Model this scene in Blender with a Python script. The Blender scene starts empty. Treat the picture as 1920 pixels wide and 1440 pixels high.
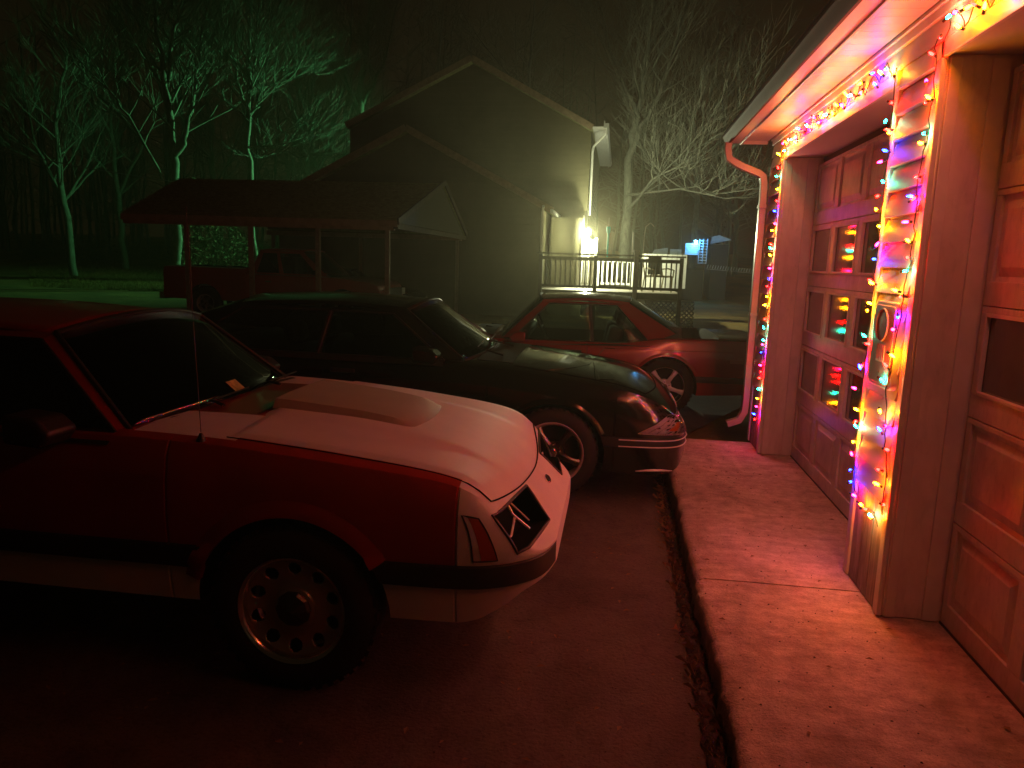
import bpy, bmesh, math, random
import numpy as np
from mathutils import Vector, Matrix
random.seed(7)
R = math.radians
SC = bpy.context.scene
COL = SC.collection

# ------------------------------------------------------------------ camera
RES = (1920.0, 1440.0); FPX = 1400.0
RIGHT = Vector((0.990, 0.140, 0.032)); FWD = Vector((-0.133, 0.978, -0.163)).normalized()
RIGHT = (RIGHT - FWD * RIGHT.dot(FWD)).normalized()
UP = RIGHT.cross(FWD)
cam_d = bpy.data.cameras.new('camera'); cam = bpy.data.objects.new('camera', cam_d); COL.objects.link(cam)
mw = Matrix(((RIGHT.x, UP.x, -FWD.x, 0), (RIGHT.y, UP.y, -FWD.y, 0), (RIGHT.z, UP.z, -FWD.z, 1.6), (0, 0, 0, 1)))
cam.matrix_world = mw
cam_d.sensor_width = 36; cam_d.lens = 36 * FPX / RES[0]; cam_d.clip_end = 600; cam_d.clip_start = 0.02
SC.camera = cam

# ------------------------------------------------------------------ world, exposure
W = bpy.data.worlds.new('World'); SC.world = W; W.use_nodes = True
bg = W.node_tree.nodes['Background']
sky = W.node_tree.nodes.new('ShaderNodeTexSky'); sky.sky_type = 'NISHITA'; sky.sun_disc = False
sky.sun_elevation = R(-9); sky.sun_rotation = R(200); sky.air_density = 1.2; sky.dust_density = 4
W.node_tree.links.new(sky.outputs[0], bg.inputs[0]); bg.inputs[1].default_value = 0.06
glow = W.node_tree.nodes.new('ShaderNodeMixRGB'); glow.blend_type = 'ADD'; glow.inputs[0].default_value = 1
glow.inputs[2].default_value = (.06, .035, .014, 1)      # town glow on the low cloud
W.node_tree.links.new(sky.outputs[0], glow.inputs[1]); W.node_tree.links.new(glow.outputs[0], bg.inputs[0])
SC.view_settings.view_transform = 'Standard'; SC.view_settings.look = 'None'
SC.view_settings.exposure = 0.4; SC.view_settings.gamma = 1; SC.view_settings.use_curve_mapping = False
SC.render.engine = 'CYCLES'
cy = SC.cycles
cy.use_denoising = True; cy.use_light_tree = True
cy.max_bounces = 6; cy.diffuse_bounces = 3; cy.glossy_bounces = 3; cy.transmission_bounces = 3
cy.transparent_max_bounces = 12; cy.volume_bounces = 0; cy.sample_clamp_indirect = 3; cy.sample_clamp_direct = 0
cy.caustics_reflective = False; cy.caustics_refractive = False
GLARE_HAZE = 0.0038
E_BULB = 305.0
E_PORCH = 4400.0
E_YARD = 7000.0
E_BLUE = 22.0

# ------------------------------------------------------------------ materials
def mat(name, col, rough=.6, metal=0., coat=0., var=.0, vscale=6., bump=0., bscale=40., col2=None, emit=None, es=0., spec=.5, rvar=0., stretch=None, bdist=.01):
    m = bpy.data.materials.new(name); m.use_nodes = True
    nt = m.node_tree; n = nt.nodes; l = nt.links; b = n['Principled BSDF']
    b.inputs['Base Color'].default_value = (*col, 1); b.inputs['Roughness'].default_value = rough
    b.inputs['Metallic'].default_value = metal; b.inputs['Coat Weight'].default_value = coat
    b.inputs['Coat Roughness'].default_value = .08
    b.inputs['Specular IOR Level'].default_value = spec
    tc = n.new('ShaderNodeTexCoord'); mp = n.new('ShaderNodeMapping'); l.new(tc.outputs['Object'], mp.inputs[0])
    if stretch: mp.inputs['Scale'].default_value = stretch
    if var or col2:
        t = n.new('ShaderNodeTexNoise'); t.inputs['Scale'].default_value = vscale; t.inputs['Detail'].default_value = 6
        t.inputs['Roughness'].default_value = .62
        l.new(mp.outputs[0], t.inputs['Vector'])
        cr = n.new('ShaderNodeValToRGB'); e = cr.color_ramp.elements
        e[0].position = .32; e[1].position = .68
        c2 = col2 or tuple(c * (1 - var) for c in col); c1 = tuple(min(1, c * (1 + var * .5)) for c in col)
        e[0].color = (*c2, 1); e[1].color = (*c1, 1)
        l.new(t.outputs['Fac'], cr.inputs[0]); l.new(cr.outputs[0], b.inputs['Base Color'])
        if rvar:
            mr = n.new('ShaderNodeMapRange'); mr.inputs['To Min'].default_value = rough - rvar; mr.inputs['To Max'].default_value = rough + rvar
            l.new(t.outputs['Fac'], mr.inputs[0]); l.new(mr.outputs[0], b.inputs['Roughness'])
    if bump:
        t2 = n.new('ShaderNodeTexNoise'); t2.inputs['Scale'].default_value = bscale; t2.inputs['Detail'].default_value = 8
        t2.inputs['Roughness'].default_value = .65
        l.new(mp.outputs[0], t2.inputs['Vector'])
        bp = n.new('ShaderNodeBump'); bp.inputs['Strength'].default_value = bump; bp.inputs['Distance'].default_value = bdist
        l.new(t2.outputs['Fac'], bp.inputs['Height']); l.new(bp.outputs[0], b.inputs['Normal'])
    if emit:
        b.inputs['Emission Color'].default_value = (*emit, 1); b.inputs['Emission Strength'].default_value = es
    return m

def rich(m, layers, speck=0., scale=1.):
    """multiply extra noise layers into the base colour: (scale, stretch, low, lo_pos, hi_pos)"""
    nt = m.node_tree; n = nt.nodes; l = nt.links; b = n['Principled BSDF']; src = b.inputs['Base Color'].links[0].from_socket
    tc = [x for x in n if x.type == 'TEX_COORD'][0]
    for sc_, st, low, p0, p1 in layers:
        mp = n.new('ShaderNodeMapping'); mp.inputs['Scale'].default_value = st; l.new(tc.outputs['Object'], mp.inputs[0])
        t = n.new('ShaderNodeTexNoise'); t.inputs['Scale'].default_value = sc_; t.inputs['Detail'].default_value = 8; t.inputs['Roughness'].default_value = .7; t.inputs['Distortion'].default_value = .4
        l.new(mp.outputs[0], t.inputs['Vector']); r = n.new('ShaderNodeMapRange'); r.inputs['From Min'].default_value = p0; r.inputs['From Max'].default_value = p1
        r.inputs['To Min'].default_value = low; r.inputs['To Max'].default_value = 1; l.new(t.outputs['Fac'], r.inputs[0])
        mx = n.new('ShaderNodeMixRGB'); mx.blend_type = 'MULTIPLY'; mx.inputs[0].default_value = 1
        l.new(src, mx.inputs[1]); l.new(r.outputs[0], mx.inputs[2]); src = mx.outputs[0]
    l.new(src, b.inputs['Base Color'])

def glass_mat(name, tint, refl=1.0, rough=.0):
    m = bpy.data.materials.new(name); m.use_nodes = True
    nt = m.node_tree; n = nt.nodes; l = nt.links; n.clear()
    o = n.new('ShaderNodeOutputMaterial'); tr = n.new('ShaderNodeBsdfTransparent'); gl = n.new('ShaderNodeBsdfGlossy')
    tr.inputs[0].default_value = (*tint, 1); gl.inputs['Roughness'].default_value = rough; gl.inputs[0].default_value = (1, 1, 1, 1)
    fr = n.new('ShaderNodeFresnel'); fr.inputs[0].default_value = 1.55
    mu = n.new('ShaderNodeMath'); mu.operation = 'MULTIPLY'; mu.inputs[1].default_value = refl; mu.use_clamp = True
    mx = n.new('ShaderNodeMixShader'); l.new(fr.outputs[0], mu.inputs[0]); l.new(mu.outputs[0], mx.inputs[0])
    l.new(tr.outputs[0], mx.inputs[1]); l.new(gl.outputs[0], mx.inputs[2]); l.new(mx.outputs[0], o.inputs[0])
    return m

M = {}
M['siding'] = mat('painted_siding', (.50, .48, .44), .5, var=.12, vscale=5, bump=.15, bscale=30, stretch=(1, .3, 2))
M['trim'] = mat('painted_trim', (.60, .57, .53), .45, var=.14, vscale=7, bump=.12, bscale=25)
M['jamb'] = mat('jamb_paint', (.76, .70, .64), .5, var=.16, vscale=3, bump=.2, bscale=60)
M['door'] = mat('garage_door_paint', (.68, .62, .58), .42, var=.22, vscale=3.2, bump=.12, bscale=50)
M['kick'] = mat('weathered_board', (.40, .36, .32), .7, col2=(.22, .17, .13), vscale=8, bump=.4, bscale=40, stretch=(1, 2, .4))
M['soffit'] = mat('vinyl_soffit', (.52, .47, .45), .45, var=.1, vscale=3)
M['gutter_dark'] = mat('brown_gutter', (.08, .05, .035), .6, spec=.2, var=.15, vscale=6)
M['gutter'] = mat('aluminium_gutter', (.36, .29, .25), .35, metal=.1, var=.15, vscale=6)
M['fascia'] = mat('aluminium_fascia', (.55, .51, .48), .35, var=.1, vscale=5)
M['roof_edge'] = mat('roof_shingle_dark', (.05, .045, .04), .9, var=.3, vscale=30, bump=.5, bscale=80)
M['pane'] = mat('door_pane', (.035, .04, .03), .09, spec=1.0, coat=.8, bump=.05, bscale=14, bdist=.02)
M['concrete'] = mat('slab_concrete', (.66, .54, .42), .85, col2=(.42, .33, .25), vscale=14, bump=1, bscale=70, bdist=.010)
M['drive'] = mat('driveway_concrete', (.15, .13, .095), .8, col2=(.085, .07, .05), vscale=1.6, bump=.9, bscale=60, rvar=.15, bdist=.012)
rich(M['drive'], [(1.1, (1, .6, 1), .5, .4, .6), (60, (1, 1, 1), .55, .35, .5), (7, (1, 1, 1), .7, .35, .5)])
M['soil'] = mat('soil', (.055, .04, .028), .95, var=.5, vscale=20, bump=1, bscale=60, bdist=.02)
M['lawn'] = mat('lawn', (.26, .16, .035), .95, col2=(.10, .08, .02), vscale=.6, bump=1, bscale=8, bdist=.1)
M['straw'] = mat('dry_grass', (.20, .13, .06), .9)
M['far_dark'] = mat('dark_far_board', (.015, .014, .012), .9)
M['wood_dark'] = mat('stained_wood', (.10, .085, .06), .7, var=.3, vscale=8, bump=.3, bscale=40)
M['white'] = mat('white_paint', (.75, .75, .72), .5, var=.08)
M['vinyl_house'] = mat('house_siding', (.15, .135, .075), .75, var=.12, vscale=2)
M['shingle'] = mat('brown_shingle', (.34, .36, .17), .95, var=.35, vscale=9, bump=.5, bscale=14, bdist=.05)
M['post'] = mat('post_paint', (.42, .36, .28), .6, var=.25, vscale=12)
M['beam'] = mat('carport_beam', (.48, .36, .24), .6, var=.25, vscale=6)
M['metal_wall'] = mat('gable_metal', (.045, .045, .022), .6, var=.1)
M['bark'] = mat('bark', (.22, .24, .19), .9, col2=(.11, .11, .09), vscale=14, bump=.6, bscale=40, stretch=(1, 1, .3))
M['bark_far'] = mat('far_bark', (.09, .11, .075), .95)
M['leafy'] = mat('dull_leaves', (.05, .10, .04), .8, col2=(.14, .09, .03), vscale=.5)
M['red'] = mat('red_paint', (.30, .009, .004), .32, coat=.7, var=.12, vscale=3, bump=.03, bscale=300)
M['red2'] = mat('deep_red_paint', (.30, .012, .016), .25, coat=.9, metal=.1)
M['truck_red'] = mat('truck_red_paint', (.50, .03, .018), .3, coat=.6)
M['black'] = mat('black_paint', (.008, .008, .007), .16, coat=1.0)
M['white_car'] = mat('faded_white_paint', (.66, .64, .58), .62, var=.08, vscale=4, bump=.04, bscale=150)
M['plastic'] = mat('black_plastic', (.02, .018, .016), .45, bump=.1, bscale=200)
M['rubber'] = mat('tyre_rubber', (.022, .02, .018), .75, bump=.2, bscale=120)
M['well'] = mat('wheel_well', (.006, .006, .006), 1, spec=.1)
M['chrome'] = mat('polished_metal', (.85, .80, .74), .2, metal=1)
M['alloy'] = mat('cast_alloy', (.85, .82, .78), .35, metal=.25)
M['wheel_dark'] = mat('tarnished_alloy', (.58, .52, .48), .3, metal=.8)
M['scoop'] = mat('tan_primer', (.33, .29, .20), .6, var=.06)
M['gunmetal'] = mat('dull_alloy', (.18, .17, .16), .3, metal=1)
M['hole'] = mat('brake_dark', (.015, .013, .012), .8)
M['glass'] = glass_mat('car_glass', (.22, .25, .22), 1.1)
M['glass_clear'] = glass_mat('clear_glass', (.55, .62, .56), 1.2)
M['lens'] = mat('headlamp_reflector', (.85, .83, .82), .22, metal=.45, bump=1, bscale=38, bdist=.02)
M['lens_cover'] = glass_mat('headlamp_lens', (.9, .9, .9), 1.0)
M['amber'] = mat('amber_lens', (.75, .16, .01), .2, spec=.8)
M['redlens'] = mat('red_lens', (.35, .04, .01), .3, spec=.7)
M['interior'] = mat('car_interior', (.03, .03, .028), .85)
M['seat'] = mat('seat_cloth', (.10, .10, .09), .9)
M['sticker'] = mat('sticker_paper', (.62, .60, .22), .6, col2=(.25, .22, .06), vscale=30)
M['wire'] = mat('green_wire', (.006, .012, .008), .5)
M['box'] = mat('utility_grey', (.55, .53, .52), .45, bump=.1, bscale=90)
M['teal'] = mat('teal_cloth', (.03, .42, .40), .7)
M['wicker'] = mat('tan_metal', (.32, .26, .14), .5)
M['ice'] = mat('pale_panel', (.38, .44, .45), .6, var=.3, vscale=5)
M['steel_wire'] = mat('cable', (.3, .3, .3), .5)
rich(M['concrete'], [(1.3, (1, .6, 1), .62, .38, .55), (30, (1, 1, 1), .6, .30, .42), (5, (1, 5, 1), .8, .4, .6), (110, (1, 1, 1), .7, .36, .5)])
rich(M['door'], [(2, (1, 1, .4), .7, .35, .6), (14, (1, 3, 1), .75, .3, .5)])
rich(M['jamb'], [(1.5, (1, 1, .25), .72, .38, .6), (22, (1, 1, .3), .8, .3, .5)])
rich(M['kick'], [(9, (1, 6, .5), .5, .4, .6)])
BULBC = {'pink': (1, .0022, .03), 'red': (1, .0014, .0010), 'orange': (1, .25, .0015), 'teal': (.002, .62, .30), 'blue': (.002, .012, 1.0)}
BULBS = {'pink': .95, 'red': 1.0, 'orange': 1.1, 'teal': .58, 'blue': .50}
for k, c in BULBC.items():
    M['bulb_' + k] = mat('bulb_' + k, c, .3, emit=c, es=E_BULB * BULBS[k])
    M['bulb_' + k].cycles.emission_sampling = 'FRONT'
M['porch_bulb'] = mat('porch_bulb', (1, 1, .8), .3, emit=(.96, 1, .60), es=E_PORCH)
M['blue_bulb'] = mat('blue_led', (.2, .5, 1), .3, emit=(.08, .42, 1), es=E_BLUE * 30)

# ------------------------------------------------------------------ mesh helpers
class MB:
    def __init__(s): s.v = []; s.f = []; s.m = []
    def add(s, vs, fs, mi=0):
        o = len(s.v); s.v += [tuple(v) for v in vs]; s.f += [tuple(i + o for i in f) for f in fs]; s.m += [mi] * len(fs)
        return s
    def box(s, x0, x1, y0, y1, z0, z1, mi=0, mtx=None):
        vs = [(x, y, z) for x in (x0, x1) for y in (y0, y1) for z in (z0, z1)]
        if mtx: vs = [mtx @ Vector(v) for v in vs]
        return s.add(vs, [(0, 1, 3, 2), (4, 6, 7, 5), (0, 4, 5, 1), (2, 3, 7, 6), (0, 2, 6, 4), (1, 5, 7, 3)], mi)
    def prism(s, poly, a, b, axis='y', mi=0):
        P = {'y': lambda u, v, t: (u, t, v), 'x': lambda u, v, t: (t, u, v), 'z': lambda u, v, t: (u, v, t)}[axis]
        n = len(poly); vs = [P(u, v, a) for u, v in poly] + [P(u, v, b) for u, v in poly]
        fs = [tuple(range(n)), tuple(range(2 * n - 1, n - 1, -1))] + [(i, i + n, (i + 1) % n + n, (i + 1) % n) for i in range(n)]
        return s.add(vs, fs, mi)
    def tube(s, pts, rad, n=6, mi=0, cap=True):
        pts = [Vector(p) for p in pts]
        if not isinstance(rad, (list, tuple)): rad = [rad] * len(pts)
        vs = []; prev = None
        for i, p in enumerate(pts):
            d = (pts[min(i + 1, len(pts) - 1)] - pts[max(i - 1, 0)])
            d = d.normalized() if d.length > 1e-9 else Vector((0, 0, 1))
            if prev is None:
                a = d.cross(Vector((0, 0, 1)));
                if a.length < .05: a = d.cross(Vector((1, 0, 0)))
            else:
                a = prev - d * prev.dot(d)
                if a.length < 1e-4: a = d.cross(Vector((1, 0, 0)))
            a.normalize(); prev = a; b = d.cross(a)
            for k in range(n):
                t = 2 * math.pi * k / n
                vs.append(p + (a * math.cos(t) + b * math.sin(t)) * rad[i])
        fs = [(i * n + k, i * n + (k + 1) % n, (i + 1) * n + (k + 1) % n, (i + 1) * n + k) for i in range(len(pts) - 1) for k in range(n)]
        if cap: fs += [tuple(range(n - 1, -1, -1)), tuple(range((len(pts) - 1) * n, len(pts) * n))]
        return s.add(vs, fs, mi)
    def lathe(s, prof, n=32, axis='y', mi=0, c=(0, 0, 0), closed=False):
        vs = []
        for r, h in prof:
            for k in range(n):
                t = 2 * math.pi * k / n; a, b = r * math.cos(t), r * math.sin(t)
                vs.append({'y': (c[0] + a, c[1] + h, c[2] + b), 'z': (c[0] + a, c[1] + b, c[2] + h), 'x': (c[0] + h, c[1] + a, c[2] + b)}[axis])
        m = len(prof); fs = []
        for i in range(m if closed else m - 1):
            j = (i + 1) % m
            fs += [(i * n + k, j * n + k, j * n + (k + 1) % n, i * n + (k + 1) % n) for k in range(n)]
        return s.add(vs, fs, mi)
    def grid(s, fn, nu, nv, mi=0):
        vs = [fn(i / nu, j / nv) for i in range(nu + 1) for j in range(nv + 1)]
        fs = [(i * (nv + 1) + j, (i + 1) * (nv + 1) + j, (i + 1) * (nv + 1) + j + 1, i * (nv + 1) + j + 1) for i in range(nu) for j in range(nv)]
        return s.add(vs, fs, mi)
    def mesh(s, name, mats, ang=35, fixn=True):
        me = bpy.data.meshes.new(name); me.from_pydata(s.v, [], s.f)
        for m in (mats if isinstance(mats, (list, tuple)) else [mats]): me.materials.append(m)
        me.polygons.foreach_set('material_index', s.m)
        if fixn:
            bm = bmesh.new(); bm.from_mesh(me); bmesh.ops.recalc_face_normals(bm, faces=bm.faces[:]); bm.to_mesh(me); bm.free()
        if ang:
            me.shade_smooth(); me.set_sharp_from_angle(angle=R(ang))
        me.update(); return me
    def build(s, name, mats, parent=None, ang=35, loc=None, fixn=True):
        return link(name, s.mesh(name, mats, ang, fixn), parent, loc)

def link(name, me, parent=None, loc=None, rot=None):
    o = bpy.data.objects.new(name, me); COL.objects.link(o)
    if parent: o.parent = parent
    if loc is not None: o.location = loc
    if rot is not None: o.rotation_euler = rot
    return o
def tag(o, label=None, cat=None, group=None, kind=None):
    if label: o['label'] = label
    if cat: o['category'] = cat
    if group: o['group'] = group
    if kind: o['kind'] = kind
    return o
def thing(name, label, cat, loc=(0, 0, 0), rz=0, group=None):
    o = bpy.data.objects.new(name, None); COL.objects.link(o); o.location = loc; o.rotation_euler = (0, 0, rz)
    o.empty_display_size = .2
    return tag(o, label, cat, group)
def dup(root, loc, rz, label):
    r = root.copy(); COL.objects.link(r); r.location = loc; r.rotation_euler = (0, 0, rz); r['label'] = label
    for ch in list(root.children):
        c = ch.copy(); COL.objects.link(c); c.parent = r
        for g in list(ch.children):
            d = g.copy(); COL.objects.link(d); d.parent = c
    return r
def solidify(o, th, off=-1):
    m = o.modifiers.new('s', 'SOLIDIFY'); m.thickness = th; m.offset = off; return o
def bevel(o, w, seg=2):
    m = o.modifiers.new('b', 'BEVEL'); m.width = w; m.segments = seg; m.limit_method = 'ANGLE'; m.angle_limit = R(30); return o
def boolean(o, cutters):
    for c in cutters:
        m = o.modifiers.new('c', 'BOOLEAN'); m.operation = 'DIFFERENCE'; m.solver = 'EXACT'; m.object = c
    dg = bpy.context.evaluated_depsgraph_get()
    me = bpy.data.meshes.new_from_object(o.evaluated_get(dg)); o.modifiers.clear(); o.data = me
    for c in cutters: bpy.data.objects.remove(c, do_unlink=True)
    return o

# ------------------------------------------------------------------ ground
def gh(x, y):
    pts = [(-60, 0), (2.5, 0), (9, -.08), (30, -.08), (36, .1), (42, .6), (60, 2.4), (90, 3.4), (160, 6), (400, 8)]
    return float(np.interp(y, [p[0] for p in pts], [p[1] for p in pts]))
xs = np.concatenate([np.linspace(-62, -38, 8), np.linspace(-36, 20, 40), np.linspace(22, 34, 6)])
ysg = np.concatenate([np.linspace(-9, -5, 3), np.linspace(-3, 30, 30), np.linspace(31, 76, 44)])
mb = MB(); ny = len(ysg)
mb.add([(x, y, gh(x, y) - .03) for x in xs for y in ysg], [(i * ny + j, (i + 1) * ny + j, (i + 1) * ny + j + 1, i * ny + j + 1) for i in range(len(xs) - 1) for j in range(ny - 1)])
tag(mb.build('ground', M['lawn'], ang=60), kind='structure')
mb = MB()
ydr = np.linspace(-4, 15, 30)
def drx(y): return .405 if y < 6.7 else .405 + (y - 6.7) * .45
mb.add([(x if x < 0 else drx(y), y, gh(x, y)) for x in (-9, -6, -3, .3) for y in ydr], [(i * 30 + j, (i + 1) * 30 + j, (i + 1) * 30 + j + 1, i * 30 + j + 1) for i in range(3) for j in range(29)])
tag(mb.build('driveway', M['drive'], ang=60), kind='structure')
# soil strip between driveway and slab
mb = MB()
def soil(u, v):
    y = -3 + 9.6 * u; w = .30 + .15 * v
    e = .5 * math.sin(y * 23) + .5 * math.sin(y * 57 + 1)
    x = .372 + .010 * e + (.075 - .010 * e) * v
    return (x, y, gh(0, y) + .006 + .02 * math.sin(math.pi * v) * (1 + .6 * math.sin(y * 31 + v * 5)))
mb.grid(soil, 400, 6); tag(mb.build('soil_strip', M['soil'], ang=60), kind='structure')

# slab with worn edge, two pours
def slab_piece(y0, y1, name):
    n = int((y1 - y0) / .03); mb = MB()
    prof = []
    rows = []
    rr = random.Random(int(y0 * 10))
    w = [rr.uniform(-1, 1) for _ in range(n + 8)]
    for i in range(n + 1):
        y = y0 + (y1 - y0) * i / n
        e = .005 * (w[i] + w[i + 1] + w[i + 2]) + .010 * max(0, w[i] * w[i + 3] * w[i + 5]) ** .5 if w[i] * w[i + 3] * w[i + 5] > 0 else .006 * (w[i] + w[i + 1] + w[i + 2]); e = e + .006 * math.sin(y * 3.1)
        x0 = .445 + e
        if i in (0, n): x0 += .008
        rows.append([(x0 - .008, y, -.06), (x0, y, .085 + e * .6), (x0 + .012, y, .11), (x0 + .04, y, .119), (x0 + .25, y, .121), (.95, y, .12), (1.205, y, .12), (1.62, y, .122), (1.62, y, -.06)])
    m = len(rows[0]); vs = [p for r in rows for p in r]
    fs = [(i * m + k, (i + 1) * m + k, (i + 1) * m + k + 1, i * m + k + 1) for i in range(n) for k in range(m - 1)]
    fs += [tuple(range(m)), tuple(range(n * m + m - 1, n * m - 1, -1))]
    mb.add(vs, fs)
    return mb
sw = slab_piece(3.506, 6.5, 'a').build('sidewalk', M['concrete'], ang=50); tag(sw, kind='structure')
slab_piece(.55, 3.494, 'b').build('slab', M['concrete'], sw, ang=50)
slab_piece(-3.5, .538, 'c').build('slab', M['concrete'], sw, ang=50)

# weeds and straw along slab edge
mb = MB(); rr = random.Random(3)
for i in range(5200):
    y = rr.uniform(-.5, 6.4)
    if rr.random() > .35 + .65 * max(0, math.sin(y * 2.3) * math.sin(y * 5.1 + 1)): continue
    x = rr.gauss(.415, .03); a = rr.uniform(0, 6.28); L = rr.uniform(.015, .06); z = gh(0, y) + .01
    dx, dy = math.cos(a), math.sin(a); h = L * rr.uniform(.2, .9)
    wd = .0022
    mb.add([(x - dy * wd, y + dx * wd, z), (x + dy * wd, y - dx * wd, z), (x + dx * L * .6, y + dy * L * .6, z + h), (x + dx * L, y + dy * L, z + h * .75)], [(0, 1, 2), (2, 3, 0)])
tag(mb.build('edge_grass', M['straw'], ang=0), 'dry grass and weeds along the crack beside the concrete slab', 'grass', kind='stuff')
# pebbles / leaves crumbs on slab & drive
mb = MB()
for i in range(500):
    x, y = rr.uniform(.47, 1.15), rr.uniform(1.2, 6.3)
    if rr.random() < .45: x, y = rr.uniform(-.6, .38), rr.uniform(1.0, 6.3)
    z = .121 if x > .45 else gh(x, y)
    s = rr.uniform(.002, .006); a = rr.uniform(0, 3)
    mb.add([(x + s * math.cos(a), y + s * math.sin(a), z), (x - s * math.sin(a) * 1.3, y + s * math.cos(a), z), (x - s * math.cos(a), y - s * math.sin(a), z), (x, y, z + s * .7)], [(0, 1, 3), (1, 2, 3), (2, 0, 3)])
tag(mb.build('grit', M['soil'], ang=0), 'fine grit and crumbs scattered on the slab and driveway', 'grit', kind='stuff')

# ------------------------------------------------------------------ garage
WX = 1.21; DX = 1.45
G = thing('garage', 'white sided garage with string lights along its two door openings', 'garage', (1.6, 3, 0))
GO = Vector((1.6, 3, 0))
def gp(mb, name, m, ang=30, bev=0, parent=None):
    mb.v = [(x - GO.x, y - GO.y, z - GO.z) for x, y, z in mb.v]
    o = mb.build(name, m, parent or G, ang)
    if bev: bevel(o, bev)
    return o
PIL = [(6.10, 6.60), (3.25, 3.74), (.42, .90), (-2.4, -1.95)]     # y ranges of pilasters
BAY = [(3.74, 6.10), (.90, 3.25), (-1.95, .42)]
HB, HT = 2.44, 2.65
for a, b in PIL:
    gp(MB().box(WX + .004, 1.62, a, b, .124, HB - .002), 'pilaster', M['jamb'], bev=.003)
gp(MB().box(WX + .004, 1.62, -2.4, 6.60, HB, HT + .1), 'header', M['siding'])
# back/side walls of the garage
gp(MB().box(1.62, 8, 6.52, 6.60, .0, HT).box(1.62, 8, -2.4, -2.32, 0, HT).box(7.9, 8, -2.32, 6.52, 0, HT), 'wall', M['siding'])
# frieze boards and trim along the header
gp(MB().box(WX - .016, WX + .004, -2.4, 6.60, 2.595, HT), 'frieze_board', M['trim'], bev=.003)
gp(MB().box(WX - .028, WX - .0165, -2.4, 6.60, 2.632, HT), 'frieze_moulding', M['trim'], bev=.003)
for a, b in BAY:
    gp(MB().box(WX - .014, WX + .004, a - .0, b + .0, HB - .012, HB + .055), 'head_casing', M['trim'], bev=.003)
# casing strips on pilasters + jamb stops
for a, b in PIL:
    for (c, d) in ((a - .004, a + .05), (b - .05, b + .004)):
        gp(MB().box(WX - .018, WX + .003, c, d, .125, HB - .014), 'corner_trim', M['trim'], bev=.004)
    for (c, d) in ((a - .012, a - .001), (b + .001, b + .012)):
        gp(MB().box(WX + .012, WX + .055, c, d, .125, HB - .016), 'jamb_strip', M['trim'], bev=.002)
        gp(MB().box(DX - .075, DX - .01, c, d, .125, HB - .016), 'door_stop', M['trim'], bev=.002)
# lap siding on the pilasters
exp = .1115
lap = MB().add([(-.012, 0, 0), (-.012, 1, 0), (.008, 0, exp - .013), (.008, 1, exp - .013), (.016, 0, 0), (.016, 1, 0)], [(0, 1, 3, 2), (0, 4, 5, 1), (2, 3, 5, 4), (0, 2, 4), (1, 5, 3)]).mesh('siding_board', M['siding'], 0)
for a, b in PIL:
    k = 0; z = .62
    while z < HB - .03:
        o = link('siding_board', lap, G, (WX - .014 - GO.x, a + .051 - GO.y, z - GO.z)); o.scale = (1, b - a - .102, 1); z += exp
    n = 3; w = (b - a - .102) / n
    for i in range(n):
        gp(MB().box(WX - .008, WX + .003, a + .052 + i * w, a + .050 + (i + 1) * w - .003, .125, .612), 'kick_board', M['kick'], bev=.002)
# laps above the opening between head casing and frieze
for i in range(1):
    gp(MB().add([(WX - .013, -2.4, HB + .057), (WX - .013, 6.6, HB + .057), (WX - .002, -2.4, 2.594), (WX - .002, 6.6, 2.594), (WX + .003, -2.4, HB + .057), (WX + .003, 6.6, HB + .057), (WX + .003, -2.4, 2.594), (WX + .003, 6.6, 2.594)],
       [(0, 1, 3, 2), (0, 4, 5, 1), (2, 3, 7, 6), (4, 6, 7, 5), (0, 2, 6, 4), (1, 5, 7, 3)]), 'header_board', M['siding'], 0)
# soffit boards, fascia, gutter
FX = .975
sb = MB().box(0, WX - .03 - FX, 0, .0975, 0, .008).mesh('soffit_board', M['soffit'], 0)
y = -2.7
while y < 6.66:
    link('soffit_board', sb, G, (FX - GO.x, y - GO.y, HT + .002 - GO.z)); y += .1
gp(MB().box(FX - .018, FX - .001, -2.75, 6.76, 2.625, 2.80), 'fascia', M['fascia'], bev=.003)
gp(MB().box(FX, 1.18, 6.735, 6.76, 2.63, 2.80), 'fascia_return', M['fascia'])
# K-style gutter profile
kp = [(.866, 2.622), (.852, 2.622), (.836, 2.642), (.826, 2.668), (.813, 2.684), (.811, 2.700), (.816, 2.703), (.819, 2.690), (.832, 2.672), (.842, 2.648), (.855, 2.630), (.862, 2.630), (.862, 2.71), (.866, 2.71)]
gp(MB().prism(kp, -2.75, 6.77, 'y'), 'gutter', M['gutter_dark'], 30)
gp(MB().prism([(.866, 2.622), (.852, 2.622), (.836, 2.642), (.826, 2.668), (.813, 2.684), (.811, 2.700), (.866, 2.71)], 6.771, 6.776, 'y'), 'gutter_end_cap', M['gutter_dark'])
gp(MB().box(.868, FX - .019, -2.75, 6.76, 2.636, 2.656), 'fascia_cap', M['fascia'], bev=.003)
gp(MB().box(.868, FX - .019, -2.75, 6.76, 2.657, 2.72), 'sub_fascia', M['gutter_dark'])
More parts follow.
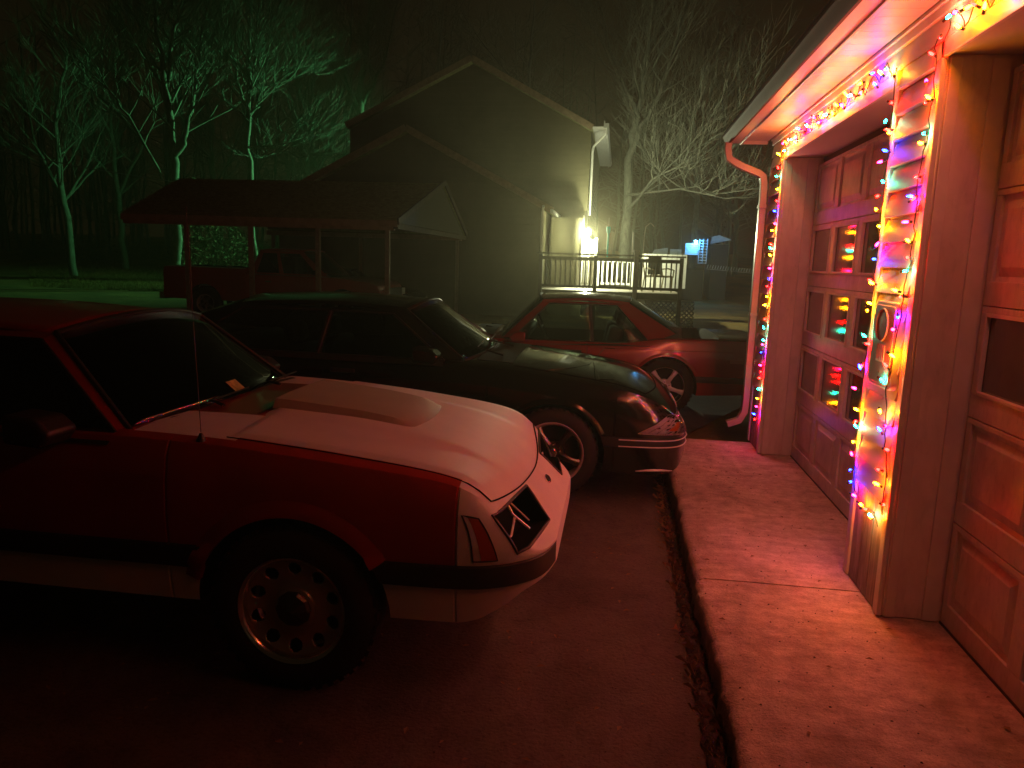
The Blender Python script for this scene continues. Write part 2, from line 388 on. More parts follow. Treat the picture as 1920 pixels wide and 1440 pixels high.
# roof planes
gp(MB().add([(FX - .15, -2.75, 2.722), (FX - .15, 6.80, 2.722), (4.6, 6.80, 4.2), (4.6, -2.75, 4.2), (FX - .15, -2.75, 2.735), (FX - .15, 6.80, 2.735), (4.6, 6.80, 4.215), (4.6, -2.75, 4.215)],
   [(0, 1, 2, 3), (7, 6, 5, 4), (0, 4, 5, 1), (1, 5, 6, 2), (2, 6, 7, 3), (3, 7, 4, 0)]).add([(4.6, -2.75, 4.2), (4.6, 6.8, 4.2), (8.3, 6.8, 2.735), (8.3, -2.75, 2.735)], [(0, 1, 2, 3)]), 'roof', M['roof_edge'], 0)
gp(MB().add([(1.2, 6.6, HT), (8, 6.6, HT), (4.6, 6.6, 4.15)], [(0, 1, 2)]), 'gable', M['siding'], 0)
# downspout
def rect_tube(mb, pts, w, d, mi=0):
    # rectangular pipe with corrugation like bends; section w along y, d along x
    vs = []
    for i, p in enumerate(pts):
        p = Vector(p); t = (Vector(pts[min(i + 1, len(pts) - 1)]) - Vector(pts[max(i - 1, 0)])).normalized()
        a = Vector((0, 1, 0)); b = t.cross(a).normalized()
        for s1, s2 in ((-1, -1), (1, -1), (1, 1), (-1, 1)): vs.append(p + a * s1 * w / 2 + b * s2 * d / 2)
    n = len(pts); fs = [(i * 4 + k, i * 4 + (k + 1) % 4, (i + 1) * 4 + (k + 1) % 4, (i + 1) * 4 + k) for i in range(n - 1) for k in range(4)] + [(3, 2, 1, 0), ((n - 1) * 4, (n - 1) * 4 + 1, (n - 1) * 4 + 2, (n - 1) * 4 + 3)]
    mb.add(vs, fs, mi)
pts = [(.85, 6.66, 2.63), (.85, 6.66, 2.57), (.865, 6.66, 2.50), (.93, 6.66, 2.46), (.97, 6.66, 2.44)]
for i in range(9): pts.append((.99 + i * .016, 6.66, 2.43 - i * .006 + (.003 if i % 2 else 0)))
pts += [(1.15, 6.66, 2.36), (1.162, 6.66, 2.30), (1.165, 6.66, 2.2), (1.165, 6.66, .45), (1.16, 6.66, .36), (1.12, 6.66, .28), (1.02, 6.66, .24)]
mb = MB(); rect_tube(mb, pts, .07, .055); gp(mb, 'downspout', M['gutter'], 20, bev=.004)
for z in (2.1, 1.2): gp(MB().box(1.13, WX + .0, 6.6, 6.70, z, z + .025), 'downspout_strap', M['gutter'])
# garage doors: five rows by four columns
def garage_door(y0, y1, glass_rows, label):
    z0 = .128; rh = .452; cw = (y1 - y0) / 4
    mb = MB()
    for r in range(5):
        zb = z0 + r * rh
        mb.box(DX, DX + .035, y0, y1, zb, zb + .095)                    # bottom rail
        mb.box(DX, DX + .035, y0, y1, zb + .425, zb + rh - .004)        # top rail
        for c in range(5):
            yc = y0 + c * cw; w = .045
            mb.box(DX, DX + .035, max(y0, yc - w), min(y1, yc + w), zb + .0951, zb + .4249)
    d = gp(mb, 'garage_door', M['door'], 0, bev=.003); d['label'] = label
    for r in range(5):
        zb = z0 + r * rh + .0955
        for c in range(4):
            a = y0 + c * cw + .0455; b = y0 + (c + 1) * cw - .0455; t = zb + .329
            x = DX
            if r in glass_rows:
                gp(MB().box(x + .014, x + .018, a, b, zb, t), 'pane', M['pane'], 0, parent=d)
                fr = MB()
                for (p, q, s, u) in ((a, a + .016, zb, t), (b - .016, b, zb, t), (a + .0165, b - .0165, zb, zb + .016), (a + .0165, b - .0165, t - .016, t)):
                    fr.box(x - .006, x + .013, p, q, s, u)
                gp(fr, 'pane_frame', M['trim'], 0, bev=.003, parent=d)
            else:
                i1, i2 = .02, .055
                vs = [(x + .012, a, zb), (x + .012, b, zb), (x + .012, b, t), (x + .012, a, t),
                      (x + .016, a + i1, zb + i1), (x + .016, b - i1, zb + i1), (x + .016, b - i1, t - i1), (x + .016, a + i1, t - i1),
                      (x + .003, a + i2, zb + i2), (x + .003, b - i2, zb + i2), (x + .003, b - i2, t - i2), (x + .003, a + i2, t - i2)]
                fs = [(0, 1, 5, 4), (1, 2, 6, 5), (2, 3, 7, 6), (3, 0, 4, 7), (4, 5, 9, 8), (5, 6, 10, 9), (6, 7, 11, 10), (7, 4, 8, 11), (8, 9, 10, 11)]
                gp(MB().add(vs, fs), 'panel', M['door'], 0, parent=d)
    gp(MB().box(DX - .004, DX + .03, y0, y1, .122, .132), 'weather_seal', M['plastic'], 0, parent=d)
    return d
garage_door(3.752, 6.088, (1, 2, 3), 'garage door with three rows of dark panes reflecting the bulbs')
garage_door(.912, 3.238, (2,), 'nearest garage door with one row of greenish panes')
garage_door(-1.938, .408, (2,), 'garage door')
gp(MB().box(DX + .036, DX + .05, -1.94, 6.09, .12, HB), 'door_backing', M['interior'], 0)

# utility box on the pilaster
U = thing('utility_box', 'grey rounded utility box with a round dial on the lit pilaster', 'utility box', (WX - .028, 3.455, 1.29))
def rrect(w, h, r, n=5):
    return [(sx * (w / 2 - r) + r * math.cos(a), sz * (h / 2 - r) + r * math.sin(a)) for sx, sz, a0 in ((1, 1, 0), (-1, 1, 90), (-1, -1, 180), (1, -1, 270)) for a in [R(a0 + 90 * i / n) for i in range(n + 1)]]
o = MB().prism(rrect(.285, .375, .035), -.018, .024, 'x').build('body', M['box'], U, 30); bevel(o, .006, 3)
o = MB().prism(rrect(.25, .34, .026), -.024, -.0185, 'x').build('cover', M['box'], U, 30); bevel(o, .003, 2)
MB().lathe([(.068, -.0245), (.068, -.031), (.073, -.031), (.073, -.0245)], 28, 'x', c=(0, .01, .085), closed=True).build('dial_ring', M['box'], U)
MB().lathe([(.0, -.028), (.067, -.026)], 28, 'x', c=(0, .01, .085)).build('dial', M['box'], U)
for i in range(5): MB().box(-.029, -.0245, -.052 + i * .022, -.044 + i * .022, -.075, .0).build('rib', M['box'], U)
MB().lathe([(0, -.03), (.006, -.03), (.006, -.0245)], 10, 'x', c=(0, -.02, -.12)).build('screw', M['chrome'], U)

# ------------------------------------------------------------------ string lights
BM = {}
for k in BULBC:
    BM[k] = MB().lathe([(.0004, .021), (.0028, .018), (.0052, .011), (.0058, .004), (.0045, -.004)], 7, 'z').mesh('bulb', M['bulb_' + k], 60)
SOCK = MB().lathe([(.005, -.004), (.0055, -.020), (.0005, -.021)], 6, 'z').mesh('socket', M['wire'], 60)
KEYS = ['pink', 'orange', 'red', 'teal', 'orange', 'red', 'blue', 'pink', 'orange', 'red', 'teal', 'orange', 'pink', 'blue', 'red']
def strand(label, pts, spacing, seed, jitter=.012, out=-.012, grp='strings of coloured Christmas bulbs on the garage'):
    rr = random.Random(seed)
    P = [Vector(p) for p in pts]; base = P[0].copy()
    root = thing('string_lights', label, 'string lights', base, 0, grp)
    # resample with wiggle
    dense = []; 
    for a, b in zip(P[:-1], P[1:]):
        n = max(2, int((b - a).length / .03))
        for i in range(n): dense.append(a.lerp(b, i / n))
    dense.append(P[-1])
    ph = rr.uniform(0, 6)
    dense = [p + Vector((out * .3 - abs(rr.gauss(0, .004)), rr.gauss(0, .004) + .010 * math.sin(i * .9 + ph), rr.gauss(0, .003) + .008 * math.sin(i * .63 + ph))) for i, p in enumerate(dense)]
    MB().tube([p - base for p in dense], .0024, 4).build('wire', M['wire'], root, 60)
    acc = 0; k = rr.randrange(15); last = dense[0]
    for p in dense:
        acc += (p - last).length; last = p
        if acc >= spacing:
            acc = rr.uniform(-.25, .25) * spacing; k += 1
            key = KEYS[k % 15] if rr.random() > .25 else rr.choice(KEYS)
            loc = p - base + Vector((out + rr.uniform(-.008, .002), rr.uniform(-jitter, jitter), rr.uniform(-jitter, jitter)))
            b = link('bulb', BM[key], root, loc, (rr.uniform(-2.5, 2.5), rr.uniform(-1.8, -.3), rr.uniform(-1, 1)))
            s = link('socket', SOCK, b)
    return root
X0 = WX - .022
def zig(ya, yb, z, amp, n, seed):
    rr = random.Random(seed)
    return [(X0 - .004, ya + (yb - ya) * i / n, z + (amp if i % 2 else -amp) + rr.uniform(-.008, .008)) for i in range(n + 1)]
strand('string of bulbs zigzagging along the header over the far garage door', zig(3.76, 6.12, 2.515, .035, 26, 1), .058, 11)
strand('string of bulbs zigzagging along the header over the nearest garage door', zig(.86, 3.22, 2.515, .04, 26, 2), .065, 12)
strand('string of bulbs running down the far garage corner beside the downspout', [(X0, 6.13, 2.5), (X0, 6.13, 1.9), (X0, 6.16, 1.3), (X0, 6.14, .8), (X0, 6.17, .46), (X0, 6.2, .34)], .06, 13, .02)
strand('string of bulbs down the left edge of the middle pilaster', [(X0, 3.73, 2.5), (X0, 3.71, 2.1), (X0, 3.725, 1.7), (X0, 3.70, 1.45), (X0, 3.72, 1.0), (X0, 3.71, .62), (X0, 3.66, .56), (X0, 3.5, .53), (X0, 3.38, .54), (X0, 3.33, .50)], .052, 14, .032)
strand('string of bulbs down the right edge of the middle pilaster', [(X0, 3.28, 2.5), (X0, 3.26, 2.2), (X0, 3.32, 1.95), (X0, 3.28, 1.75), (X0, 3.33, 1.52), (X0 - .02, 3.29, 1.36), (X0 - .02, 3.31, 1.25), (X0 - .02, 3.34, 1.1), (X0, 3.36, .95), (X0, 3.3, .75), (X0, 3.28, .58)], .058, 15, .038)
# ------------------------------------------------------------------ car bodies
class Shape:
    """body surface of one car: stations along x (front axle at 0, +x forward)"""
    def __init__(s, st, mold, bowl=(-.70, -3.1)):
        a = np.array(sorted(st)); s.X = a[:, 0]; s.A = a[:, 1:]; s.mold = mold; s.bowl = bowl
        s.x0, s.x1 = s.X[0], s.X[-1]
    def par(s, x):
        return [float(np.interp(x, s.X, s.A[:, i])) for i in range(4)]
    def smooth(s, x):
        h = min(.10, abs(x - s.x1) * .6 + .003, abs(x - s.x0) * .6 + .003)
        p = np.array([s.par(x + k * h) for k in (-1, -.5, 0, .5, 1)])
        return (p * np.array([1, 2, 2, 2, 1])[:, None]).sum(0) / 8
    def ring(s, x):
        w, zb, zs, zt = s.smooth(x); m0, m1 = s.mold
        m0 = max(m0, zb + .02); m1 = max(m1, m0 + .01)
        t = max(zs - m1, .004); k = min(1, t / .2); kb = min(1, w / .3)
        P = [(0, zb), (.82 * w, zb), (w - .03 * kb, zb + .008), (w - .016, zb + (m0 - zb) * .6), (w - .012, m0), (w + .008, m0 + .004), (w + .012, (m0 + m1) / 2), (w + .008, m1 - .004), (w - .008, m1),
             (w, m1 + t * .3), (w - .006 * k, m1 + t * .6), (w - .022 * k, m1 + t * .84), (w - .05 * k, m1 + t * .965), (w - .10 * k, zs)]
        ye = w - .10 * k
        for q in (.8, .55, .3, 0):
            P.append((ye * q, s.top_(x, ye * q, ye, zs, zt)))
        return P
    def top_(s, x, y, ye, zs, zt):
        return zs + (zt - zs) * (1 - min(1, abs(y) / ye) ** (2.2 if x < .6 or s.mold[0] < .45 else max(1.5, 2.2 - (x - .6) * 4)))
    def top(s, x, y):
        w, zb, zs, zt = s.smooth(x); t = max(zs - s.mold[1], .004); k = min(1, t / .2)
        return s.top_(x, y, w - .10 * k, zs, zt)
    def side(s, x, z):
        P = s.ring(x)[2:14]; zz = [p[1] for p in P]; yy = [p[0] for p in P]
        if z < zz[0] or z > zz[-1]:
            P2 = s.ring(x)[13:]; 
            if z > zz[-1] and z < P2[-1][1]:
                return float(np.interp(z, [p[1] for p in P2], [p[0] for p in P2]))
            return -1
        return float(np.interp(z, zz, yy))
    def contour(s, z, xa=-.5):
        """plan outline at height z: arc length from the centre line"""
        pts = []
        for x in np.arange(xa, s.x1 + .0001, .006):
            y = s.side(x, z)
            if y > 0: pts.append((x, y))
        pts = pts[::-1]; pts = [(pts[0][0] + .0, 0.)] + pts
        a = np.array(pts); d = np.r_[0, np.cumsum(np.hypot(*np.diff(a, axis=0).T))]
        return a, d
    def at(s, arc, z, off=0., side=-1):
        if not hasattr(s, 'C'): s.C = {}
        kz = round(z, 3)
        if kz not in s.C: s.C[kz] = s.contour(kz)
        a, d = s.C[kz]
        x = np.interp(arc, d, a[:, 0]); y = np.interp(arc, d, a[:, 1])
        x2 = np.interp(arc + .03, d, a[:, 0]); y2 = np.interp(arc + .03, d, a[:, 1])
        x1 = np.interp(arc - .03, d, a[:, 0]); y1 = np.interp(arc - .03, d, a[:, 1])
        t = np.array([x2 - x1, y2 - y1]); t /= max(np.hypot(*t), 1e-6); n = np.array([t[1], -t[0]])
        return (float(x + n[0] * off), float(side * (y + n[1] * off)), z)
ST1 = [(-3.64, .55, .44, .80, .82), (-3.60, .76, .36, .90, .92), (-3.45, .84, .32, .95, .98), (-2.9, .866, .31, .945, .97), (-2.0, .877, .31, .935, .95), (-.9, .877, .31, .935, .95),
       (-.60, .875, .31, .935, .955), (-.30, .873, .31, .925, .96), (.1, .87, .31, .892, .93), (.45, .862, .31, .855, .872), (.62, .852, .31, .825, .82), (.70, .838, .31, .785, .772), (.73, .83, .33, .745, .762), (.77, .80, .38, .685, .735),
       (.82, .755, .41, .605, .69), (.87, .70, .42, .562, .632), (.905, .62, .43, .552, .585), (.93, .48, .44, .548, .55)]
ST2 = [(-3.66, .55, .40, .78, .80), (-3.62, .76, .32, .88, .90), (-3.45, .84, .26, .93, .95), (-2.9, .866, .23, .93, .95), (-2.0, .877, .22, .92, .94), (-.9, .877, .22, .92, .94),
       (-.60, .875, .22, .915, .94), (-.30, .873, .22, .895, .935), (.1, .87, .22, .845, .895), (.45, .86, .20, .80, .845), (.62, .85, .19, .75, .78), (.70, .835, .19, .715, .74), (.77, .825, .19, .675, .70),
       (.83, .79, .20, .62, .645), (.87, .74, .22, .57, .59), (.90, .66, .26, .52, .535), (.925, .54, .30, .475, .49)]
ST3 = [(-3.68, .60, .36, .80, .80), (-3.64, .78, .30, .90, .91), (-3.50, .84, .26, .93, .945), (-3.1, .862, .24, .93, .955), (-2.6, .872, .22, .925, .95)] + ST2[4:]
SH1 = Shape(ST1, (.455, .54)); SH2 = Shape(ST2, (.39, .46)); SH3 = Shape(ST3, (.39, .46))
for r_ in SH3.A:
    if r_[2] > .9: r_[2] -= .05; r_[3] -= .04
for x_, r_ in zip(SH3.X, SH3.A):
    if -2.3 < x_ < .2: r_[2] = min(r_[2], .805); r_[3] = min(r_[3], .87)
SH3.X[4] = -2.55

def lens_patch(S, s0, s1, z0, z1, off, nu, nv, side, mb, mi=0, fn=None):
    def f(u, v):
        if fn: s, z = fn(u, v)
        else: s, z = s0 + (s1 - s0) * u, z0 + (z1 - z0) * v
        return S.at(s, z, off, side)
    mb.grid(f, nu, nv, mi)
def quad_fn(c):   # c = 4 corners (s,z): bottom-rear, bottom-front, top-front, top-rear
    def f(u, v):
        a = [c[0][k] * (1 - u) + c[1][k] * u for k in (0, 1)]; b = [c[3][k] * (1 - u) + c[2][k] * u for k in (0, 1)]
        return a[0] * (1 - v) + b[0] * v, a[1] * (1 - v) + b[1] * v
    return f

def make_wheel(parent, x, y, side, rt, rr_, style, name='wheel'):
    """wheel whose outer face looks along side*y; tyre is the part mesh, rim pieces its sub-parts"""
    c = (x, y, rt); w = .205
    o = (lambda h: side * (h - .0))
    prof = [(rr_ + .004, -.19), (rr_ + .012, -.198), (rt - .05, -.205), (rt - .018, -.19), (rt - .004, -.165), (rt, -.10), (rt - .004, -.035), (rt - .018, -.012), (rt - .05, .0), (rr_ + .03, .002), (rr_ + .008, -.006), (rr_, -.012)]
    t = MB().lathe([(r, o(h)) for r, h in prof], 56, 'y')
    for k in range(40):                      # tread grooves read as small blocks on the shoulder
        a = 2 * math.pi * k / 40; m = Matrix.Rotation(a, 4, 'Y')
        t.box(rt - .010, rt + .002, min(o(-.05), o(-.02)), max(o(-.05), o(-.02)), -.012, .012, 0, m)
    ty = t.build(name, M['rubber'], parent, 40, c)
    MB().lathe([(rr_ - .002, o(-.19)), (rr_ - .012, o(-.17)), (rr_ - .022, o(-.10)), (rr_ - .022, o(-.05)), (rr_ - .010, o(-.02)), (rr_ - .008, o(-.012)), (rr_ - .001, o(-.004)), (rr_ + .007, o(.001)), (rr_ + .009, o(-.006))], 56, 'y').build('rim', M['chrome'] if style != 'five_dull' else M['alloy'], ty, 40)
    MB().lathe([(.001, o(-.11)), (rr_ - .03, o(-.11))], 32, 'y').build('brake_disc', M['hole'], ty, 40)
    if style == 'holes':
        # dished disc with ten oval holes near its edge
        nA, nR = 300, 30; r0, r1 = .055, rr_ - .014; vs = []; fs = []
        def h(r): return -.030 - .018 * math.sin(math.pi * min(1, (r - r0) / (r1 - r0)) ** 1.1) + (.006 if r < .08 else 0)
        for i in range(nR + 1):
            r = r0 + (r1 - r0) * i / nR
            for k in range(nA):
                a = 2 * math.pi * k / nA; vs.append((r * math.cos(a), o(h(r)), r * math.sin(a)))
        rm = (r0 + r1) * .5 + .030
        for i in range(nR):
            for k in range(nA):
                r = r0 + (r1 - r0) * (i + .5) / nR; a = ((k + .5) % 30 - 15) / 30 * (2 * math.pi / 10)
                if ((r - rm) / .025) ** 2 + (a * rm / .026) ** 2 < 1: continue
                fs.append((i * nA + k, (i + 1) * nA + k, (i + 1) * nA + (k + 1) % nA, i * nA + (k + 1) % nA))
        d = MB().add(vs, fs).build('wheel_disc', M['wheel_dark'], ty, 40); solidify(d, .02, 1 if side < 0 else 1)
        cap = MB()
        n = 20
        cap.lathe([(.070, o(-.034)), (.068, o(-.020)), (.060, o(-.008)), (.001, o(.012))], 10, 'y'); cap.build('centre_cap', M['gunmetal'], ty, 10)
    else:
        m5 = M['alloy'] if style == 'five' else M['gunmetal']
        MB().lathe([(.034, o(-.07)), (.034, o(-.012)), (.028, o(-.006)), (.001, o(-.005))], 20, 'y').build('centre_cap', M['chrome'], ty, 30)
        MB().lathe([(.085, o(-.08)), (.080, o(-.035)), (.03, o(-.03))], 30, 'y').build('hub', m5, ty, 30)
        for k in range(5):
            a = 2 * math.pi * k / 5 + .35; m = Matrix.Rotation(a, 4, 'Y')
            pr = [(.05, .030, -.028, .03), (.09, .022, -.018, .035), (.15, .020, -.016, .03), (rr_ - .012, .030, -.022, .03)]
            vs = []
            for r, hw, top, dp in pr: vs += [(r, o(top - dp), -hw), (r, o(top - .008), -hw), (r, o(top), -hw * .4), (r, o(top), hw * .4), (r, o(top - .008), hw), (r, o(top - dp), hw)]
            fs = [(i * 6 + q, i * 6 + (q + 1) % 6, (i + 1) * 6 + (q + 1) % 6, (i + 1) * 6 + q) for i in range(3) for q in range(6)]
            MB().add([m @ Vector(v) for v in vs], fs).build('spoke', m5, ty, 25)
            b = m @ Vector((.052, 0, 0)); 
            if k < 5:
                mm = Matrix.Rotation(a + .63, 4, 'Y') @ Vector((.055, 0, 0))
                MB().lathe([(.008, o(-.034)), (.008, o(-.018)), (.001, o(-.015))], 6, 'y', c=(mm.x, 0, mm.z)).build('lug_nut', M['chrome'], ty, 30)
    return ty

def body_mesh(S, paint_fn, mats, root, arches, R_arch, cutters=()):
    xs = list(np.concatenate([np.arange(S.x0, .5, .05), np.arange(.5, .86, .02), np.arange(.86, S.x1, .01), [S.x1]]))
    # panel gaps: narrow grooves
    for g in S.gaps: xs += [g - .006, g - .002, g + .002, g + .006]
    xs = sorted(set(round(x, 4) for x in xs)); vs = []; n = None
    for x in xs:
        P = S.ring(x); d = 0
        for g in S.gaps:
            if abs(x - g) < .0025: d = .007
        P = [(max(0, y - (d if 3 <= i <= 12 and not 5 <= i <= 7 else 0)), z) for i, (y, z) in enumerate(P)]
        if S.bowl[1] < x < S.bowl[0]:
            t = min(1, (S.bowl[0] - x) / .12, (x - S.bowl[1]) / .12)
            for i in range(14, 18): P[i] = (P[i][0] if i > 14 else P[i][0] * .97 + .03 * P[13][0], P[i][1] - .34 * t)
        full = [(x, -y, z) for y, z in P] + [(x, y, z) for y, z in P[-2:0:-1]]
        n = len(full); vs += full
    fs = []
    for i in range(len(xs) - 1):
        for k in range(n):
            k2 = (k + 1) % n
            fs.append((i * n + k, i * n + k2, (i + 1) * n + k2, (i + 1) * n + k))
    fs += [tuple(range(n)), tuple(range(len(xs) * n - 1, (len(xs) - 1) * n - 1, -1))]
    mb = MB().add(vs, fs)
    for i, f in enumerate(fs):
        c = sum((Vector(vs[j]) for j in f), Vector()) / len(f)
        k = i % n
        mb.m[i] = paint_fn(c.x, abs(c.y), c.z, min(k, n - 1 - k), len(f) > 4)
    o = mb.build('body', mats, root, 30)
    cut = []
    wi = len(mats) - 1
    for ax in arches:
        for sd in (-1, 1):
            c = MB().lathe([(.001, -.30), (R_arch, -.30), (R_arch, .2), (.001, .2)], 48, 'y', c=(ax, sd * .88 if sd > 0 else -.88, .315))
            if sd > 0:
                c = MB().lathe([(.001, -.2), (R_arch, -.2), (R_arch, .30), (.001, .30)], 48, 'y', c=(ax, .80, .315))
            else:
                c = MB().lathe([(.001, -.30), (R_arch, -.30), (R_arch, .2), (.001, .2)], 48, 'y', c=(ax, -.80, .315))
            c.m = [wi] * len(c.f); cc = c.build('cutter', mats, None, 0); cut.append(cc)
    for c in cutters: cut.append(c)
    par = o.parent; o.parent = None
    boolean(o, cut); o.parent = par
    o.data.shade_smooth(); o.data.set_sharp_from_angle(angle=R(30))
    return o

def split_material(o, names, root):
    """faces of each listed material become a part of their own"""
    me = o.data; mats = list(me.materials)
    for mi, nm, *_ in names:
        bm = bmesh.new(); bm.from_mesh(me)
        dele = [f for f in bm.faces if f.material_index != mi]
        if len(dele) == len(bm.faces): bm.free(); continue
        bmesh.ops.delete(bm, geom=dele, context='FACES')
        for f in bm.faces: f.material_index = 0
        m2 = bpy.data.meshes.new(nm); bm.to_mesh(m2); bm.free()
        m2.materials.append(mats[mi]); m2.shade_smooth(); m2.set_sharp_from_angle(angle=R(30))
        bm = bmesh.new(); bm.from_mesh(m2)
        for sd in (-1, 1):
            b2 = bm.copy(); bmesh.ops.delete(b2, geom=[f for f in b2.faces if f.calc_center_median().y * sd <= 0], context='FACES')
            m3 = m2.copy(); b2.to_mesh(m3); b2.free(); link(nm, m3, root)
        bm.free()
        bm = bmesh.new(); bm.from_mesh(me); bmesh.ops.delete(bm, geom=[f for f in bm.faces if f.material_index == mi], context='FACES'); bm.to_mesh(me); bm.free()
    me.shade_smooth(); me.set_sharp_from_angle(angle=R(30))

def bil(c, u, v, bow=(0, 0, 0)):
    a = Vector(c[0]).lerp(Vector(c[1]), u); b = Vector(c[3]).lerp(Vector(c[2]), u)
    return a.lerp(b, v) + Vector(bow) * (4 * u * (1 - u))
def greenhouse(root, K, paint, gl, trim, notch=False):
    """K: key points in the car frame for the +y side"""
    def mir(p): return (p[0], -p[1], p[2])
    A0, A1, C1_, C0 = K['wsb'], K['wst'], K['rt'], K['rb']
    # roof
    def roof(u, v):
        a = Vector(A1).lerp(Vector(C1_), u); y = (2 * v - 1)
        crown = .055 * (1 - y * y) + .030 * math.sin(math.pi * u); 
        bowx = .05 * (1 - y * y) * (1 - 2 * u)
        hy = a.y
        return (a.x + bowx, hy * y, a.z + crown)
    r = MB().grid(roof, 16, 16).build('roof', paint, root, 40); solidify(r, .018, -1)
    # windshield and backlight
    q = [mir(A0), A0, A1, mir(A1)]
    def ws(u, v):
        p = bil(q, u, v); b = 4 * u * (1 - u)
        return p + Vector((.10 * b * (1 - v) + .05 * b * v, 0, .02 * b * (1 - v) + .055 * b * v))
    w = MB().grid(ws, 14, 6).build('windshield', gl, root, 60); solidify(w, .005, -1)
    wt = MB(); 
    for pts in ([ws(i / 14, 0) for i in range(15)], [ws(i / 14, 1) for i in range(15)], [ws(0, i / 6) for i in range(7)], [ws(1, i / 6) for i in range(7)]):
        wt.tube(pts, .012, 6)
    wt.build('windshield_trim', trim, w, 60)
    q2 = [mir(C0), C0, C1_, mir(C1_)]
    def bl(u, v):
        p = bil(q2, u, v); b = 4 * u * (1 - u)
        return p + Vector((-.10 * b * (1 - v) - .05 * b * v, 0, .02 * b * (1 - v) + .055 * b * v))
    w2 = MB().grid(bl, 12, 6).build('rear_window', gl, root, 60); solidify(w2, .005, -1)
    for sd in (1, -1):
        S_ = (lambda p: Vector((p[0], sd * p[1], p[2])))
        a0, a1, c1, c0 = S_(A0), S_(A1), S_(C1_), S_(C0)
        b0f, b0r = S_(K['wf']), S_(K['wr']); t0f, t0r = S_(K['tf']), S_(K['tr'])      # side window outline
        bm_, tm_ = S_(K['bb']), S_(K['bt'])                                           # B pillar bottom/top
        # cant rail between roof edge and window top
        mb = MB()
        def strip(P, Q, n=8, th=.0):
            mb.grid(lambda u, v: (lambda f, g: f.lerp(g, v))(poly_at(P, u), poly_at(Q, u)), n, 2)
        def poly_at(P, u):
            P = [Vector(p) for p in P]; L = [0]
            for a, b in zip(P[:-1], P[1:]): L.append(L[-1] + (b - a).length)
            t = u * L[-1]
            for i in range(len(P) - 1):
                if t <= L[i + 1] or i == len(P) - 2:
                    return P[i].lerp(P[i + 1], (t - L[i]) / max(L[i + 1] - L[i], 1e-6))
        strip([a1, c1], [t0f, t0r])                       # rail
        strip([a0, a1], [b0f, t0f], 8)                    # A pillar
        mb.build('pillar', paint, root, 40)
        m2 = MB(); mb = m2
        strip([c1, c0], [t0r, b0r], 8)
        m2.build('quarter_pillar', paint, root, 40)
        m3 = MB(); hw = .022
        d = Vector((hw, 0, 0))
        m3.grid(lambda u, v: (bm_ - d).lerp(bm_ + d, u).lerp((tm_ - d).lerp(tm_ + d, u), v) + Vector((0, sd * .004, 0)), 1, 2)
        m3.build('door_pillar', trim, root, 40)
        for P, nm in (([b0f, bm_, tm_, t0f], 'door_glass'), ([bm_, b0r, t0r, tm_], 'quarter_glass')):
            bw = K.get('bow', 0)
            g = MB().grid(lambda u, v: bil(P, u, v, (0, sd * bw, 0)), 12 if bw else 1, 4 if bw else 1).build(nm, gl, root, 60); 
            fr = MB()
            for a, b in zip(P, P[1:] + P[:1]): fr.tube([a, b], .009, 5)
            fr.build('window_trim', trim, g, 60)
        # sill between glass and body shoulder
        m4 = MB(); m4.grid(lambda u, v: b0f.lerp(b0r, u).lerp(b0f.lerp(b0r, u) + Vector((0, sd * .055, -.035)), v), 6, 1); m4.build('belt_moulding', trim, root, 60)
    # interior
    for sd in (1, -1):
        sb_ = MB().box(-.12, .05, -.24, .24, .55, 1.02).box(-.10, .0, -.12, .12, 1.04, 1.20).build('seat', M['seat'], root, 30, loc=(-1.75, sd * .38, -.04)); bevel(sb_, .05, 3); sb_.rotation_euler = (0, -.22, 0)
    db = MB().box(-1.0, -.72, -.70, .70, .80, .90).build('dashboard', M['interior'], root, 30); bevel(db, .03)
    rs = MB().box(-2.75, -2.55, -.55, .55, .6, .98).build('rear_seat', M['seat'], root, 30); bevel(rs, .05, 3)
    sw_ = MB().lathe([(.185, -.01), (.195, 0), (.185, .01), (.175, 0)], 24, 'x', c=(0, 0, 0), closed=True).tube([(0, -.18, 0), (0, .18, 0)], .012, 5).build('steering_wheel', M['plastic'], root, 40, loc=(-1.12, .38, .92)); sw_.rotation_euler = (0, .4, 0)
    return w

def mirror_part(root, sd, x, z, y, paint):
    o = MB().prism([(-.09, -.045), (.06, -.055), (.10, .0), (.04, .05), (-.09, .06)], 0, .17, 'y').build('side_mirror', paint, root, 30, loc=(x, y if sd > 0 else -y - .17, z)); bevel(o, .018, 3)
    return o

def arch_lip(S, root, ax, Ra, paint, a0, a1, wide=.06, out=.016):
    for sd in (-1, 1):
        def f(u, v):
            t = R(a0 + (a1 - a0) * u); r = Ra - .003 + wide * v
            x = ax + r * math.cos(t); z = .315 + r * math.sin(t)
            y = S.side(x, z)
            return (x, sd * (y + .002 + out * (math.cos(v * math.pi / 2) ** 1.2) ), z)
        def g(u, v):
            t = R(a0 + (a1 - a0) * u); p = f(u, 0)
            return (p[0], p[1] - sd * .03 * v, p[2])
        MB().grid(f, 36, 5).grid(g, 36, 1).build('wheel_arch_lip', paint, root, 50)

